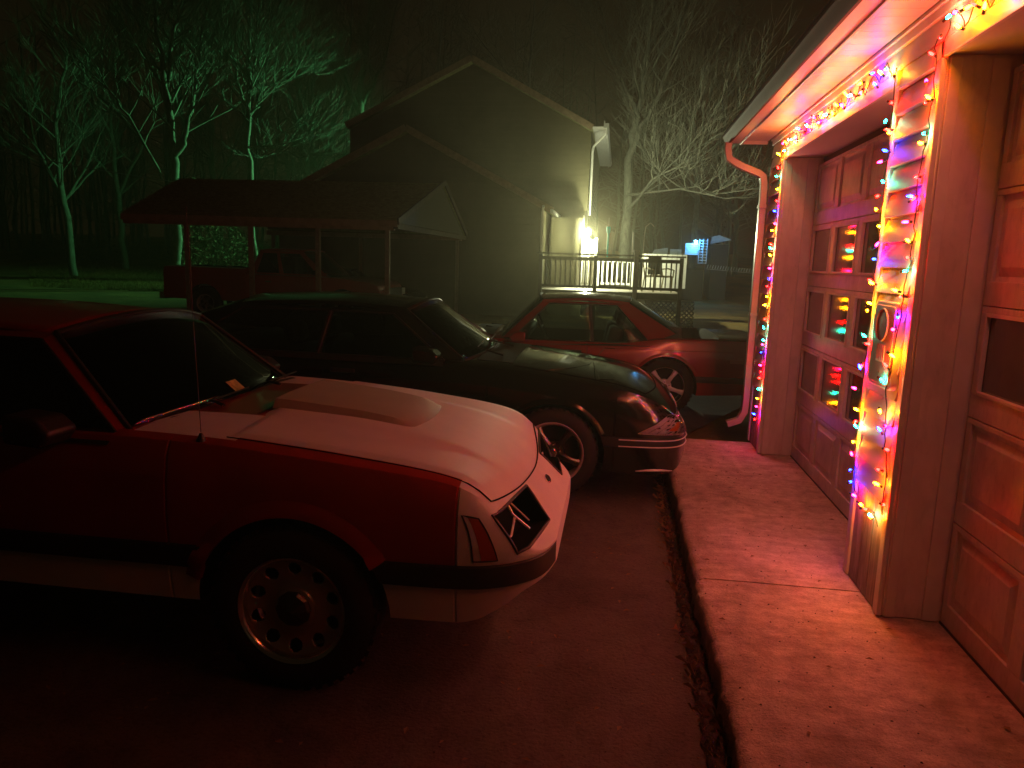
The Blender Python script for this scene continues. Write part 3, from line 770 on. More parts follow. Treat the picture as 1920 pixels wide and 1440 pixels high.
# ---------------- foreground car: red with white bonnet, empty lamp opening
CS = [(.30, .700), (.80, .715), (.78, .575), (.37, .585)]
def car_one():
    S = SH1; S.gaps = [.60, -.47, -1.62]
    root = thing('parked_car', 'dark red hatchback with white bonnet, white nose and an empty headlamp opening, nearest the camera', 'car', (-1.11, 3.175, 0))
    root.scale = (1, .885, 1)
    m0, m1 = S.mold
    mats = [M['red'], M['white_car'], M['plastic'], M['interior'], M['white_car'], M['well']]
    def paint(x, y, z, k, cap):
        if cap: return 1
        if 4 <= k < 8 and x > -3.55: return 2
        if k < 4: return 1 if z > .315 else 5
        if x > .60: return 4
        if k >= 13 and S.bowl[1] - .02 < x < S.bowl[0] + .02: return 3
        if k >= 13 and -.62 < x < -.25 and y > .33: return 1
        return 0
    cut = []
    for sd in (-1, 1):
        cs = CS
        P = [Vector(S.at(s, z, 0, sd)) for s, z in cs]
        n = Vector((1, sd * .45, .35)).normalized()
        vs = [p + n * .12 for p in P] + [p - n * .11 for p in P]
        c = MB().add(vs, [(0, 1, 2, 3), (7, 6, 5, 4), (0, 4, 5, 1), (1, 5, 6, 2), (2, 6, 7, 3), (3, 7, 4, 0)], 5).build('cutter', mats, None, 0); cut.append(c)
    b = body_mesh(S, paint, mats, root, (0, -2.55), .365, cut)
    split_material(b, [(2, 'side_moulding'), (1, 'lower_cladding'), (4, 'nose_panel'), (3, 'interior_tub')], root)
    # bezel, bracket and bucket inside each opening
    for sd in (-1, 1):
        cs = CS
        ring = []; n = Vector((1, sd * .45, .35)).normalized()
        def onsurf(p):
            lo, hi = -.05, .08
            for _ in range(16):
                m = (lo + hi) / 2; q = p + n * m
                if q.x < S.x1 and abs(q.y) < S.side(q.x, q.z): lo = m
                else: hi = m
            return p + n * (lo + .001)
        for a, c in zip(cs, cs[1:] + cs[:1]):
            A_, C_ = Vector(S.at(*a, 0, sd)), Vector(S.at(*c, 0, sd))
            for t in np.linspace(0, 1, 8)[:-1]: ring.append(onsurf(A_.lerp(C_, t)))
        ring.append(ring[0])
        MB().tube(ring, .0065, 6, cap=False).build('lamp_bezel', M['plastic'], root, 60)
        br = MB()
        P = lambda s, z, o: S.at(s, z, o, sd)
        br.tube([P(.50, .70, -.05), P(.52, .64, -.065), P(.51, .585, -.05)], .006, 6).tube([P(.52, .63, -.065), P(.66, .60, -.07), P(.74, .61, -.06)], .005, 6).tube([P(.49, .69, -.05), P(.45, .60, -.05)], .004, 6)
        br.build('lamp_bracket', M['alloy'], root, 50)
        # slanted marker lamp recess on the corner
        mk = MB(); f = quad_fn([(.955, .557), (.865, .557), (.855, .712), (.905, .724)])
        mb = MB().grid(lambda u, v: S.at(*f(u * .30, v), .002, sd), 1, 8); mb.build('lamp_reveal', M['trim'], root, 40)
        mb = MB().grid(lambda u, v: S.at(*f(.32 + u * .68, v), -.004 + .006, sd), 3, 8); mk = mb.build('marker_lamp', M['redlens'], root, 40)
        f2 = [f(0, i / 6) for i in range(7)] + [f(i / 3, 1) for i in range(1, 4)] + [f(1, 1 - i / 6) for i in range(1, 7)] + [f(1 - i / 3, 0) for i in range(1, 4)]
        MB().tube([S.at(s, z, .001, sd) for s, z in f2], .0035, 5, cap=False).build('lamp_bezel', M['plastic'], mk, 60)
    # emblem: oval badge
    e = S.at(.0, .655, .004, -1); 
    eb = MB().lathe([(.028, 0), (.028, .006), (.001, .009)], 24, 'x').build('badge', M['chrome'], root, 40, loc=(e[0], 0, .655)); eb.scale = (1, 1.5, .72); eb.rotation_euler = (0, -.75, 0)
    eb = MB().lathe([(.021, .0075), (.021, .0095), (.001, .0105)], 24, 'x').build('badge_face', M['black'], eb, 40)
    # bonnet
    def hx(yy, u):
        xf = .79 - .085 * (abs(yy) / .74) ** 1.7; xr = -.285
        return xr + (xf - xr) * u
    def hood(u, v):
        y = -.745 + 1.49 * v; x = hx(y, u)
        lip = 0 if .004 < u < .996 and .004 < v < .996 else -.012
        return (x, y, S.top(x, y) + .009 + lip + .006 / (1 + math.exp((abs(y) - .40) / .008)) * (1 if u < .75 else max(0, (1 - u) / .25)))
    us = [0, .004] + list(np.linspace(.03, .97, 34)) + [.996, 1]; vs_ = [0, .004] + list(np.linspace(.02, .98, 46)) + [.996, 1]
    mb = MB(); mb.add([hood(u, v) for u in us for v in vs_], [(i * len(vs_) + j, (i + 1) * len(vs_) + j, (i + 1) * len(vs_) + j + 1, i * len(vs_) + j + 1) for i in range(len(us) - 1) for j in range(len(vs_) - 1)])
    hd = mb.build('bonnet', M['white_car'], root, 45)
    # dark gap round the bonnet
    seam = [hood(0, 0)] + [hood(u, 0) for u in np.linspace(.03, 1, 24)] + [hood(1, v) for v in np.linspace(.02, 1, 30)] + [hood(u, 1) for u in np.linspace(.97, 0, 24)]
    MB().tube([(p[0] + (.004 if p[0] > .6 else 0), p[1] * 1.006, p[2] + .003) for p in seam], .0032, 5).build('bonnet_gap', M['well'], root, 60)
    # raised cowl scoop
    def sc(u, v):
        y = (-.33 + .66 * v) * (1 - .12 * u); x = -.283 + .60 * u + .035 * (1 - (2 * v - 1) ** 2) * u
        e = min(1, min(v, 1 - v) / .04) * min(1, (1 - u) / .14)
        return (x, y, S.top(x, y) + .011 + e * (.036 - .012 * u))
    us = [0] + list(np.linspace(.08, .90, 12)) + [.93, .96, 1]; vs_ = [0, .02, .05] + list(np.linspace(.1, .9, 14)) + [.95, .98, 1]
    mb = MB(); mb.add([sc(u, v) for u in us for v in vs_], [(i * len(vs_) + j, (i + 1) * len(vs_) + j, (i + 1) * len(vs_) + j + 1, i * len(vs_) + j + 1) for i in range(len(us) - 1) for j in range(len(vs_) - 1)])
    mb.add([sc(0, v) for v in vs_] + [(sc(0, v)[0], sc(0, v)[1], S.top(-.283, 0)) for v in vs_], [(i, i + 1, i + 1 + len(vs_), i + len(vs_)) for i in range(len(vs_) - 1)])
    mb.build('bonnet_scoop', M['scoop'], hd, 25)
    # cowl with wipers
    def cowl(u, v):
        y = -.40 + 1.08 * v; x = -.30 - .30 * u
        return (x, y, S.top(x, y) + .004 - .02 * math.sin(math.pi * u))
    MB().grid(cowl, 6, 12).build('cowl_panel', M['plastic'], root, 50)
    for y0 in (-.45, .15):
        MB().tube([(-.50, y0 + .12, S.top(-.50, y0) + .012), (-.575, y0 + .16, .972), (-.585, y0 + .55, .972)], [.008, .005, .004], 5).build('wiper', M['plastic'], root, 60)
    K = dict(wsb=(-.66, .76, .925), wst=(-1.07, .585, 1.262), rt=(-2.45, .56, 1.262), rb=(-3.25, .64, 1.0), wf=(-.70, .80, .925), wr=(-2.85, .795, .945), tf=(-1.11, .622, 1.235), tr=(-2.42, .61, 1.235), bb=(-1.74, .80, .935), bt=(-1.70, .62, 1.24))
    w = greenhouse(root, K, M['red'], M['glass'], M['plastic'])
    # sticker on the lower far corner of the windshield (inside face)
    q = [(-.66, -.74, .925), (-.66, .74, .925), (-1.07, .575, 1.262), (-1.07, -.575, 1.262)]
    def wsp(u, v):
        p = bil(q, u, v); b = 4 * u * (1 - u)
        return p + Vector((.10 * b * (1 - v) + .05 * b * v, 0, .02 * b * (1 - v) + .055 * b * v)) + Vector((.004, 0, .005))
    st = MB().grid(lambda u, v: wsp(.475 + .07 * u, .06 + .11 * v), 3, 3).build('sticker', M['sticker'], w, 60)
    mirror_part(root, -1, -.90, .955, .86, M['plastic']); mirror_part(root, 1, -.90, .955, .86, M['plastic'])
    # aerial with base
    MB().lathe([(.020, 0), (.014, .012), (.006, .03)], 12, 'z', c=(-.36, -.80, S.top(-.36, .77) - .012)).tube([(-.36, -.80, .95), (-.372, -.80, 1.30), (-.385, -.80, 1.75)], [.0018, .0013, .0009], 5).build('aerial', M['plastic'], root, 50)
    arch_lip(S, root, 0, .365, M['red'], 33, 165); arch_lip(S, root, -2.55, .365, M['red'], 33, 150)
    # door handle, door glass seal
    for sd in (-1, 1):
        MB().box(-1.55, -1.40, sd * .882 - .006, sd * .882 + .006, .845, .875).build('door_handle', M['plastic'], root, 30)
    for x in (0, -2.55):
        for sd in (-1, 1): make_wheel(root, x, sd * .868, sd, .318, .198, 'holes')
    return root
c1 = car_one()

# ---------------- black and red cars of the later shape
def car_two(S, name, label, loc, rz, paint_m, wheel, rr_, notch=False, rt=.318, frontlamps=True, belt=.925, glm='glass', ky=.94):
    root = thing(name, label, 'car', loc, rz); root.scale = (1, ky, 1)
    S.gaps = [.42, -.47, -1.66]
    mats = [paint_m, M['plastic'], M['interior'], M['well']]
    def paint(x, y, z, k, cap):
        if cap: return 0
        if 4 <= k < 8: return 1
        if k >= 13 and S.bowl[1] - .02 < x < S.bowl[0] + .02: return 2
        if k < 1: return 3
        return 0
    b = body_mesh(S, paint, mats, root, (0, -2.55), .36)
    split_material(b, [(1, 'side_moulding'), (2, 'interior_tub')], root)
    # bright tubes standing in for the highlights along the moulding edges
    m0, m1 = S.mold
    for z in (m0 + .012, m1 - .012):
        for sd in (-1, 1):
            MB().tube([S.at(s, round(z, 3), .011, sd) for s in np.linspace(.0, 1.20, 44)], .0045, 5).build('moulding_highlight', M['alloy'], root, 60)
    for sd in (-1, 1):
        f = quad_fn([(1.06, .495), (.40, .475), (.40, .585), (.80, .625)])
        lampb = MB().grid(lambda u, v: S.at(*f(u, v), .003, sd), 14, 5).build('headlight', M['lens'], root, 60)
        MB().grid(lambda u, v: S.at(*f(u, v), .012, sd), 14, 5).build('lamp_lens', M['lens_cover'], lampb, 60)
        for i in range(1, 11):
            MB().tube([S.at(*f(i / 11, t), .010, sd) for t in (0.05, .5, .95)], .003, 4).build('lens_rib', M['chrome'], lampb, 60)
        f2 = [f(t, 0) for t in np.linspace(0, 1, 12)] + [f(1, t) for t in (.33, .66, 1)] + [f(t, 1) for t in np.linspace(.92, 0, 12)] + [f(0, .5), f(0, 0)]
        MB().tube([S.at(s, z, .009, sd) for s, z in f2], .0035, 5, cap=False).build('lamp_bezel', M['chrome'], lampb, 60)
        MB().grid(lambda u, v: S.at(*f(.26 + .12 * u, .2 + .45 * v), .009, sd), 2, 2).build('indicator', M['amber'], lampb, 60)
        # lower fog lamp slot in the front apron
        g = MB().grid(lambda u, v: S.at(.74 + .30 * u, .20 + .035 * v, .004, sd), 8, 1)
        MB().tube([S.at(1.02 - .27 * t, .222 + .010 * math.sin(math.pi * t), .004, sd) for t in np.linspace(0, 1, 9)], [.002, .006, .008, .009, .009, .008, .007, .005, .002], 6).build('marker_reflector', M['alloy'], root, 60)
    # grille slot and lower intake
    MB().grid(lambda u, v: S.at(-.36 + .72 * u if 0 else .36 * u, .535 + .02 * v, .002, -1), 8, 1).grid(lambda u, v: S.at(.36 * u, .535 + .02 * v, .002, 1), 8, 1).build('grille', M['well'], root, 60)
    # bonnet shut lines
    def hp(y, u): 
        xf = .72 - .10 * (abs(y) / .72) ** 2; x = -.30 + (xf + .30) * u; return (x, y, S.top(x, y) + .0005)
    seam = [hp(-.72, u) for u in np.linspace(0, 1, 20)] + [hp(y, 1) for y in np.linspace(-.68, .72, 20)] + [hp(.72, u) for u in np.linspace(1, 0, 20)]
    MB().tube(seam, .004, 5).build('bonnet_gap', M['well'], root, 60)
    for y0 in (-.45, .15):
        MB().tube([(-.42, y0, S.top(-.42, y0) + .01), (-.62, y0 + .02, belt + .06), (-.64, y0 + .45, belt + .07)], [.009, .006, .004], 5).build('wiper', M['plastic'], root, 60)
    MB().grid(lambda u, v: (-.32 - .26 * u, -.66 + 1.32 * v, S.top(-.32 - .26 * u, -.66 + 1.32 * v) + .003), 4, 12).build('cowl_panel', M['plastic'], root, 50)
    b_ = belt
    if notch:
        K = dict(wsb=(-.66, .74, b_ - .005), wst=(-1.12, .63, 1.235), rt=(-2.12, .615, 1.235), rb=(-2.66, .64, b_ + .12), wf=(-.79, .80, b_ - .01), wr=(-2.36, .805, b_ + .02), tf=(-1.21, .68, 1.205), tr=(-1.98, .67, 1.205), bb=(-1.72, .80, b_), bt=(-1.68, .675, 1.21), bow=.03)
    else:
        K = dict(wsb=(-.66, .74, b_ - .005), wst=(-1.12, .575, 1.25), rt=(-2.42, .56, 1.25), rb=(-3.25, .64, b_ + .06), wf=(-.79, .80, b_ - .005), wr=(-2.80, .795, b_ + .01), tf=(-1.21, .625, 1.222), tr=(-2.38, .61, 1.222), bb=(-1.72, .80, b_), bt=(-1.68, .62, 1.228))
    greenhouse(root, K, paint_m, M[glm], M['plastic'], notch)
    mirror_part(root, -1, -.88, b_ + .045, .86, paint_m); mirror_part(root, 1, -.88, b_ + .045, .86, paint_m)
    for sd in (-1, 1):
        h = MB().box(-1.60, -1.42, sd * .880 - .008, sd * .880 + .008, b_ - .115, b_ - .085).build('door_handle', M['plastic'], root, 30); bevel(h, .006)
        MB().tube([(x, sd * (S.side(x, b_ - .05) + .002), b_ - .05) for x in np.linspace(.40, -3.3, 40)], .0028, 4).build('crease_line', paint_m, root, 60)
        # tail lamps
        MB().box(-3.70 if notch else -3.68, -3.58, min(sd * .40, sd * .80), max(sd * .40, sd * .80), .66, .82).build('tail_lamp', M['redlens'], root, 30)
        MB().grid(lambda u, v: (-3.3 + .02 * u - .18 * v if 0 else -3.25 - .15 * u, sd * (S.side(-3.25 - .15 * u, .62 + .05 * v) + .003), .62 + .05 * v), 2, 1).build('marker_reflector', M['redlens'], root, 30)
    arch_lip(S, root, 0, .36, paint_m, 25, 160, .035, .010); arch_lip(S, root, -2.55, .36, paint_m, 25, 155, .035, .010)
    for x in (0, -2.55):
        for sd in (-1, 1): make_wheel(root, x, sd * .868, sd, rt, rr_, wheel)
    return root
c2 = car_two(SH2, 'parked_car', 'glossy black car with clear wraparound headlamps parked behind the red and white one', (-.39, 5.85, -.03), 0, M['black'], 'five_dull', .212)
c3 = car_two(SH3, 'parked_car', 'deep red coupe with five spoke alloys reversed towards the garage beneath the porch lamp', (-2.0, 9.16, -.075), math.pi + R(2.5), M['red2'], 'five', .225, notch=True, belt=.79, glm='glass_clear', rt=.325)

# ------------------------------------------------------------------ carport
def beamz(mb, p, q, w, h):  # beam along arbitrary direction, vertical depth h
    p, q = Vector(p), Vector(q); d = (q - p).normalized(); s = d.cross(Vector((0, 0, 1))).normalized() * w / 2; up = s.cross(d).normalized() * h / 2
    vs = [a + s * i + up * j for a in (p, q) for i, j in ((-1, -1), (1, -1), (1, 1), (-1, 1))]
    return mb.add(vs, [(0, 1, 2, 3), (7, 6, 5, 4), (0, 4, 5, 1), (1, 5, 6, 2), (2, 6, 7, 3), (3, 7, 4, 0)])
def wx(px, y): return (px - 1160) / 1400 * y      # where a vertical line seen at column px stands at distance y
GZ = -.08
cpx1 = -4.67; cpx0 = -10.8; ye0, yr, ye1 = 15.3, 19.4, 22.3; ez, rz_ = 2.30, 3.50
CP = thing('carport', 'long open carport with brown shingle roof on thin posts beside the house', 'carport', (-9, 18, GZ))
O = Vector((-9, 18, GZ))
def cp(mb, name, m, root=None, ang=30, org=None, par=None):
    o_ = org or O; mb.v = [(x - o_.x, y - o_.y, z - o_.z) for x, y, z in mb.v]
    return mb.build(name, m, par or root or CP, ang)
def slab_quad(mb, a, b, c, d, t=.05):
    P = [Vector(p) for p in (a, b, c, d)]; n = (P[1] - P[0]).cross(P[3] - P[0]).normalized() * t
    vs = P + [p - n for p in P]
    return mb.add(vs, [(0, 1, 2, 3), (7, 6, 5, 4), (0, 4, 5, 1), (1, 5, 6, 2), (2, 6, 7, 3), (3, 7, 4, 0)])
rf = cp(slab_quad(MB(), (cpx0, ye0, ez + .05), (cpx1 + .1, ye0, ez + .05), (cpx1 + .1, yr, rz_), (cpx0 - 1.1, yr, rz_)), 'roof', M['shingle'])
cp(slab_quad(MB(), (cpx1 + .1, ye1, ez + .05), (cpx0, ye1, ez + .05), (cpx0 + .6, yr, rz_), (cpx1 + .1, yr, rz_)), 'roof', M['shingle'])
for i in range(26):  # shingle courses: slim raised edges, each course a board across the roof
    t0 = (i + .5) / 26; y_ = ye0 + (yr - ye0) * t0; z_ = ez + .05 + (rz_ - ez - .05) * t0
    cp(MB().box(cpx0 - 1.1 * t0, cpx1 + .1, y_ - .07, y_ + .08, z_ - .005, z_ + .016), 'shingle_course', M['shingle'], ang=0)
cp(MB().box(cpx0, cpx1 + .1, ye0 - .03, ye0 - .001, ez - .09, ez + .04), 'fascia', M['beam'])
cp(MB().box(cpx0, cpx1, ye0 + .05, ye0 + .14, ez - .16, ez - .02), 'beam', M['beam']); cp(MB().box(cpx0, cpx1, ye1 - .14, ye1 - .05, ez - .16, ez - .02), 'beam', M['beam'])
for px in (312, 446, 583, 722):
    x = wx(px, ye0 + .1); cp(MB().box(x - .045, x + .045, ye0 + .05, ye0 + .14, GZ, ez - .16), 'post', M['post'])
for x in (-10.6, -7.8, -4.8): cp(MB().box(x - .045, x + .045, ye1 - .14, ye1 - .05, GZ, ez - .16), 'post', M['post'])
cp(MB().add([(cpx1, ye0, ez), (cpx1, ye1, ez), (cpx1, yr, rz_ - .03), (cpx1 + .05, ye0, ez), (cpx1 + .05, ye1, ez), (cpx1 + .05, yr, rz_ - .03)], [(0, 1, 2), (5, 4, 3), (0, 3, 4, 1), (1, 4, 5, 2), (2, 5, 3, 0)]), 'gable_panel', M['metal_wall'])
mb = MB(); beamz(mb, (cpx1 + .12, ye0 - .05, ez + .02), (cpx1 + .12, yr, rz_ + .02), .04, .13); beamz(mb, (cpx1 + .12, yr, rz_ + .02), (cpx1 + .12, ye1 + .05, ez + .02), .04, .13); cp(mb, 'barge_board', M['wood_dark'])
cp(MB().box(cpx1, cpx1 + .11, ye0, ye1, ez - .13, ez - .02), 'barge_board', M['wood_dark'])

# ------------------------------------------------------------------ wing and big house
def house(name, label, x0, x1, y0, y1, eave, peakx, peakz, org, over=.35, wins=()):
    H = thing(name, label, 'house', org); Og = Vector(org)
    def h(mb, nm, m, ang=0, par=None): return cp(mb, nm, m, H, ang, Og, par)
    h(MB().box(x0, x1, y0, y0 + .15, -.1, eave).box(x0, x0 + .15, y0 + .1501, y1, -.1, eave).box(x1 - .15, x1, y0 + .1501, y1, -.1, eave).add([(x0, y0, eave), (x1, y0, eave), (peakx, y0, peakz - .12), (x0, y0 + .15, eave), (x1, y0 + .15, eave), (peakx, y0 + .15, peakz - .12)], [(0, 1, 2), (5, 4, 3), (0, 2, 5, 3), (2, 1, 4, 5), (1, 0, 3, 4)]).add([(x0, y1, -.1), (x1, y1, -.1), (x1, y1, eave), (peakx, y1, peakz - .12), (x0, y1, eave)], [(0, 1, 2, 3, 4)]), 'wall', M['vinyl_house'])
    sl = (peakz - eave) / max(peakx - x0, .1); sr = (peakz - eave) / max(x1 - peakx, .1)
    xa, xb = x0 - over, x1 + over; za, zb = eave - sl * over, eave - sr * over
    h(slab_quad(MB(), (peakx, y0 - .3, peakz), (peakx, y1 + .3, peakz), (xa, y1 + .3, za), (xa, y0 - .3, za), .12), 'roof', M['shingle'])
    h(slab_quad(MB(), (xb, y0 - .3, zb), (xb, y1 + .3, zb), (peakx, y1 + .3, peakz), (peakx, y0 - .3, peakz), .12), 'roof', M['shingle'])
    for p, q in (((xa, y0 - .32, za - .02), (peakx, y0 - .32, peakz - .02)), ((peakx, y0 - .32, peakz - .02), (xb, y0 - .32, zb - .02))):
        h(beamz(MB(), p, q, .04, .2), 'barge_board', M['beam'])
    # lap siding courses on the gable wall, each a thin tilted board
    z = .1
    while z < peakz - .3:
        if z < eave: a, b = x0, x1
        else: a = x0 + (z - eave) / (peakz - eave) * (peakx - x0); b = x1 - (z - eave) / (peakz - eave) * (x1 - peakx)
        if b - a > .3:
            h(MB().add([(a, y0 - .022, z), (b, y0 - .022, z), (a, y0 - .004, z + .19), (b, y0 - .004, z + .19), (a, y0 - .002, z), (b, y0 - .002, z)], [(0, 1, 3, 2), (0, 4, 5, 1)]), 'siding_board', M['vinyl_house'])
        z += .20
    return H, h
wing, hw_ = house('house_wing', 'low gabled outbuilding with dark siding behind the carport', -6.57 - 2.1 + 2.1 - 4.2 + 4.2 - 4.2, -2.38, 23.0, 25.6, 3.30, -6.57, 5.46, (-6.6, 23, GZ))
hw_(MB().tube([(-2.30, 22.55, 3.22), (-2.36, 22.9, 3.05), (-2.36, 22.93, 2.6), (-2.36, 22.93, .2)], .045, 6), 'downspout', M['white'], 50)
hw_(MB().box(-2.1, -2.02, 22.6, 25.6, 3.02, 3.14), 'gutter', M['white'])
big, hb_ = house('house', 'tall two storey gabled house with a lit soffit above the porch lamp', -9.5, -1.15, 26.0, 35.5, 6.05, -5.2, 8.2, (-5.2, 26, GZ), over=.05)
# lit eave on its right side: soffit boards, fascia, gutter
for i in range(24): hb_(MB().box(-1.14, -.74, 25.72 + i * .42, 25.72 + i * .42 + .41, 6.02, 6.05), 'soffit_board', M['white'])
hb_(MB().box(-.735, -.70, 25.70, 35.8, 5.98, 6.22), 'fascia', M['white'])
hb_(MB().prism([(-.695, 6.0), (-.62, 6.0), (-.57, 6.10), (-.57, 6.14), (-.695, 6.14)], 25.7, 35.8, 'y'), 'gutter', M['white'])
hb_(MB().tube([(-.63, 25.9, 6.0), (-.63, 25.9, 5.85), (-1.05, 26.3, 5.5), (-1.08, 26.3, 5.3), (-1.08, 26.3, 3.2)], .04, 6), 'downspout', M['white'], 50)
z = .95
while z < 6.0:
    hb_(MB().add([(-1.118, 26.0, z), (-1.118, 35.4, z), (-1.138, 26.0, z + .19), (-1.138, 35.4, z + .19), (-1.15, 26, z), (-1.15, 35.4, z)], [(0, 1, 3, 2), (0, 4, 5, 1)]), 'siding_board', M['vinyl_house']); z += .20
def hwin(par, x0, x1, y, z0, z1):
    f = hb_(MB().box(x0, x1, y - .05, y, z0, z0 + .07).box(x0, x1, y - .05, y, z1 - .07, z1).box(x0, x0 + .07, y - .05, y, z0 + .0701, z1 - .0701).box(x1 - .07, x1, y - .05, y, z0 + .0701, z1 - .0701).box(x0 + .0701, x1 - .0701, y - .04, y, (z0 + z1) / 2 - .03, (z0 + z1) / 2 + .03), 'window', M['white'])
    hb_(MB().box(x0 + .07, x1 - .07, y - .025, y - .015, z0 + .07, z1 - .07), 'pane', M['pane'], par=f)
# single storey rear block with the white door behind the deck
hb_(MB().box(-2.2, -1.151, 24.3, 25.9, -.1, 3.0), 'porch_wall', M['vinyl_house'])
hb_(MB().box(-1.20, -.74, 24.22, 24.295, .88, 2.35), 'door', M['wood_dark'])
for xx in (-1.21, -1.02, -.78): hb_(MB().box(xx, xx + .07, 24.15, 24.215, .88, 2.38), 'door_casing', M['white'])
for i in range(9):
    hb_(MB().box(.72 + i * .155, .72 + i * .155 + .14, 24.20, 24.29, .9, 1.95), 'wall_board', M['white'])

# ------------------------------------------------------------------ deck
DK = thing('deck', 'raised timber deck with dark posts and railing behind the red coupe', 'deck', (0, 22, GZ)); DO = Vector((0, 22, GZ))
def dk(mb, nm, m, ang=0, par=None): return cp(mb, nm, m, DK, ang, DO, par)
dx0, dx1, dy0, dy1, dz = -2.08, 1.62, 20.0, 24.1, .88
n = 28
for i in range(n):
    yy = dy0 + (dy1 - dy0) * i / n
    dk(MB().box(dx0, dx1, yy, yy + (dy1 - dy0) / n - .01, dz - .03, dz), 'deck_board', M['post'])
dk(MB().box(dx0, dx1, dy0 - .04, dy0 - .002, dz - .20, dz - .01), 'rim_board', M['wood_dark'])
dk(MB().box(dx1 + .002, dx1 + .04, dy0 - .04, dy1, dz - .20, dz - .01), 'rim_board', M['wood_dark'])
posts = [wx(1017, dy0), wx(1118, dy0), wx(1192, dy0), wx(1272, dy0)]
for i, x in enumerate(posts):
    dk(MB().box(x - .05, x + .05, dy0 - .15, dy0 - .045, GZ, 1.80), 'post', M['wood_dark'])
dk(MB().box(posts[0] - .1, posts[-1] + .1, dy0 - .17, dy0 - .03, 1.805, 1.845), 'top_rail', M['wood_dark'])
dk(MB().box(posts[0], posts[-1], dy0 - .12, dy0 - .08, 1.66, 1.75), 'upper_rail', M['wood_dark'])
dk(MB().box(posts[0], posts[-1], dy0 - .12, dy0 - .08, .95, 1.02), 'lower_rail', M['wood_dark'])
for a, b in zip(posts[:-1], posts[1:]):
    k = int((b - a) / .125)
    for i in range(1, k):
        x = a + (b - a) * i / k
        dk(MB().box(x - .018, x + .018, dy0 - .118, dy0 - .082, 1.0201, 1.6599), 'baluster', M['wood_dark'])
# white back railing of the deck, lit by the lamp
def railing(name, label, x0, x1, y, z0, z1, step, grp):
    T = thing(name, label, 'railing', ((x0 + x1) / 2, y, z0), 0, None); o0 = Vector(((x0 + x1) / 2, y, z0))
    cp(MB().box(x0, x1, y - .04, y + .04, z1 - .08, z1), 'top_rail', M['white'], T, 0, o0)
    cp(MB().box(x0, x1, y - .03, y + .03, z0 + .06, z0 + .13), 'bottom_rail', M['white'], T, 0, o0)
    k = int((x1 - x0) / step)
    for i in range(k + 1):
        x = x0 + (x1 - x0) * i / k; w = .05 if i in (0, k) else .024
        cp(MB().box(x - w, x + w, y - w, y + w, z0 if w > .03 else z0 + .1301, z1 + (.04 if w > .03 else -.0801)), 'baluster' if w < .03 else 'post', M['white'], T, 0, o0)
railing('porch_railing', 'white painted railing on the deck right of the lit door', wx(1122, 24.25), wx(1184, 24.25), 24.25, .88, 1.74, .14, None)
railing('porch_railing', 'white painted railing left of the lit door', wx(1088, 23.6), wx(1110, 23.6), 23.6, .88, 1.78, .12, None)
# tall pale post in front of the deck
P_ = thing('porch_post', 'tall pale post standing in front of the deck railing', 'post', (wx(1191, 19.6), 19.6, GZ)); PO = Vector((wx(1191, 19.6), 19.6, GZ))
cp(MB().box(PO.x - .055, PO.x + .055, 19.55, 19.66, GZ, 1.92), 'shaft', M['post'], P_, 0, PO); cp(MB().box(PO.x - .075, PO.x + .075, 19.53, 19.68, 1.921, 1.97), 'cap', M['post'], P_, 0, PO)
# lattice skirt
LT = thing('lattice_skirt', 'diagonal wooden lattice closing the space under the deck', 'lattice', (1.0, 19.9, GZ)); LO = Vector((1.0, 19.9, GZ))
lx0, lx1, lz0, lz1 = wx(1196, 19.9), wx(1300, 19.9), GZ, .66
def clipdiag(x, sgn):
    a = (x, lz0); b = (x + sgn * (lz1 - lz0), lz1)
    def cut(p, q, X):
        t = (X - p[0]) / (q[0] - p[0]); return (X, p[1] + t * (q[1] - p[1]))
    if sgn > 0:
        if a[0] >= lx1 or b[0] <= lx0: return None
        if b[0] > lx1: b = cut(a, b, lx1)
        if a[0] < lx0: a = cut(a, b, lx0)
    else:
        if a[0] <= lx0 or b[0] >= lx1: return None
        if b[0] < lx0: b = cut(a, b, lx0)
        if a[0] > lx1: a = cut(a, b, lx1)
    return a, b
x = lx0 - .8
while x < lx1 + .8:
    for sg, yy in ((1, 19.89), (-1, 19.905)):
        r_ = clipdiag(x, sg)
        if r_ and abs(r_[0][0] - r_[1][0]) > .05: cp(beamz(MB(), (r_[0][0], yy, r_[0][1]), (r_[1][0], yy, r_[1][1]), .012, .035), 'lath', M['post'], LT, 0, LO)
    x += .12
cp(MB().box(lx0, lx1, 19.88, 19.92, lz1, lz1 + .05), 'lattice_frame', M['post'], LT, 0, LO)
# patio chair
CH = thing('patio_chair', 'tan tubular patio chair behind the deck railing', 'chair', (wx(1232, 21), 21.0, .88), .5)
MB().tube([(-.28, -.25, 0), (-.28, -.27, .42), (-.28, .22, .40), (-.28, .38, .86), (.28, .38, .86), (.28, .22, .40), (.28, -.27, .42), (.28, -.25, 0)], .022, 6).build('frame', M['wicker'], CH, 60)
MB().tube([(-.30, .30, 0), (-.30, .20, .42)], .02, 6).tube([(.30, .30, 0), (.30, .20, .42)], .02, 6).build('rear_legs', M['wicker'], CH, 60)
for sx in (-.31, .31): MB().tube([(sx, -.26, .40), (sx, -.28, .60), (sx, .05, .64), (sx, .28, .62)], .022, 6).build('armrest', M['wicker'], CH, 60)
s_ = MB().box(-.27, .27, -.27, .22, .40, .45).build('seat', M['wicker'], CH, 30)
for i in range(6): MB().box(-.25 + i * .09, -.21 + i * .09, .22, .24, 0, .44).build('back_slat', M['wicker'], CH, 0).location = (0, .03, .42)
bs = MB().box(-.20, .20, -.05, .05, .45, .95).build('cushion', M['seat'], CH, 30, loc=(0, .22, .02)); bevel(bs, .04)
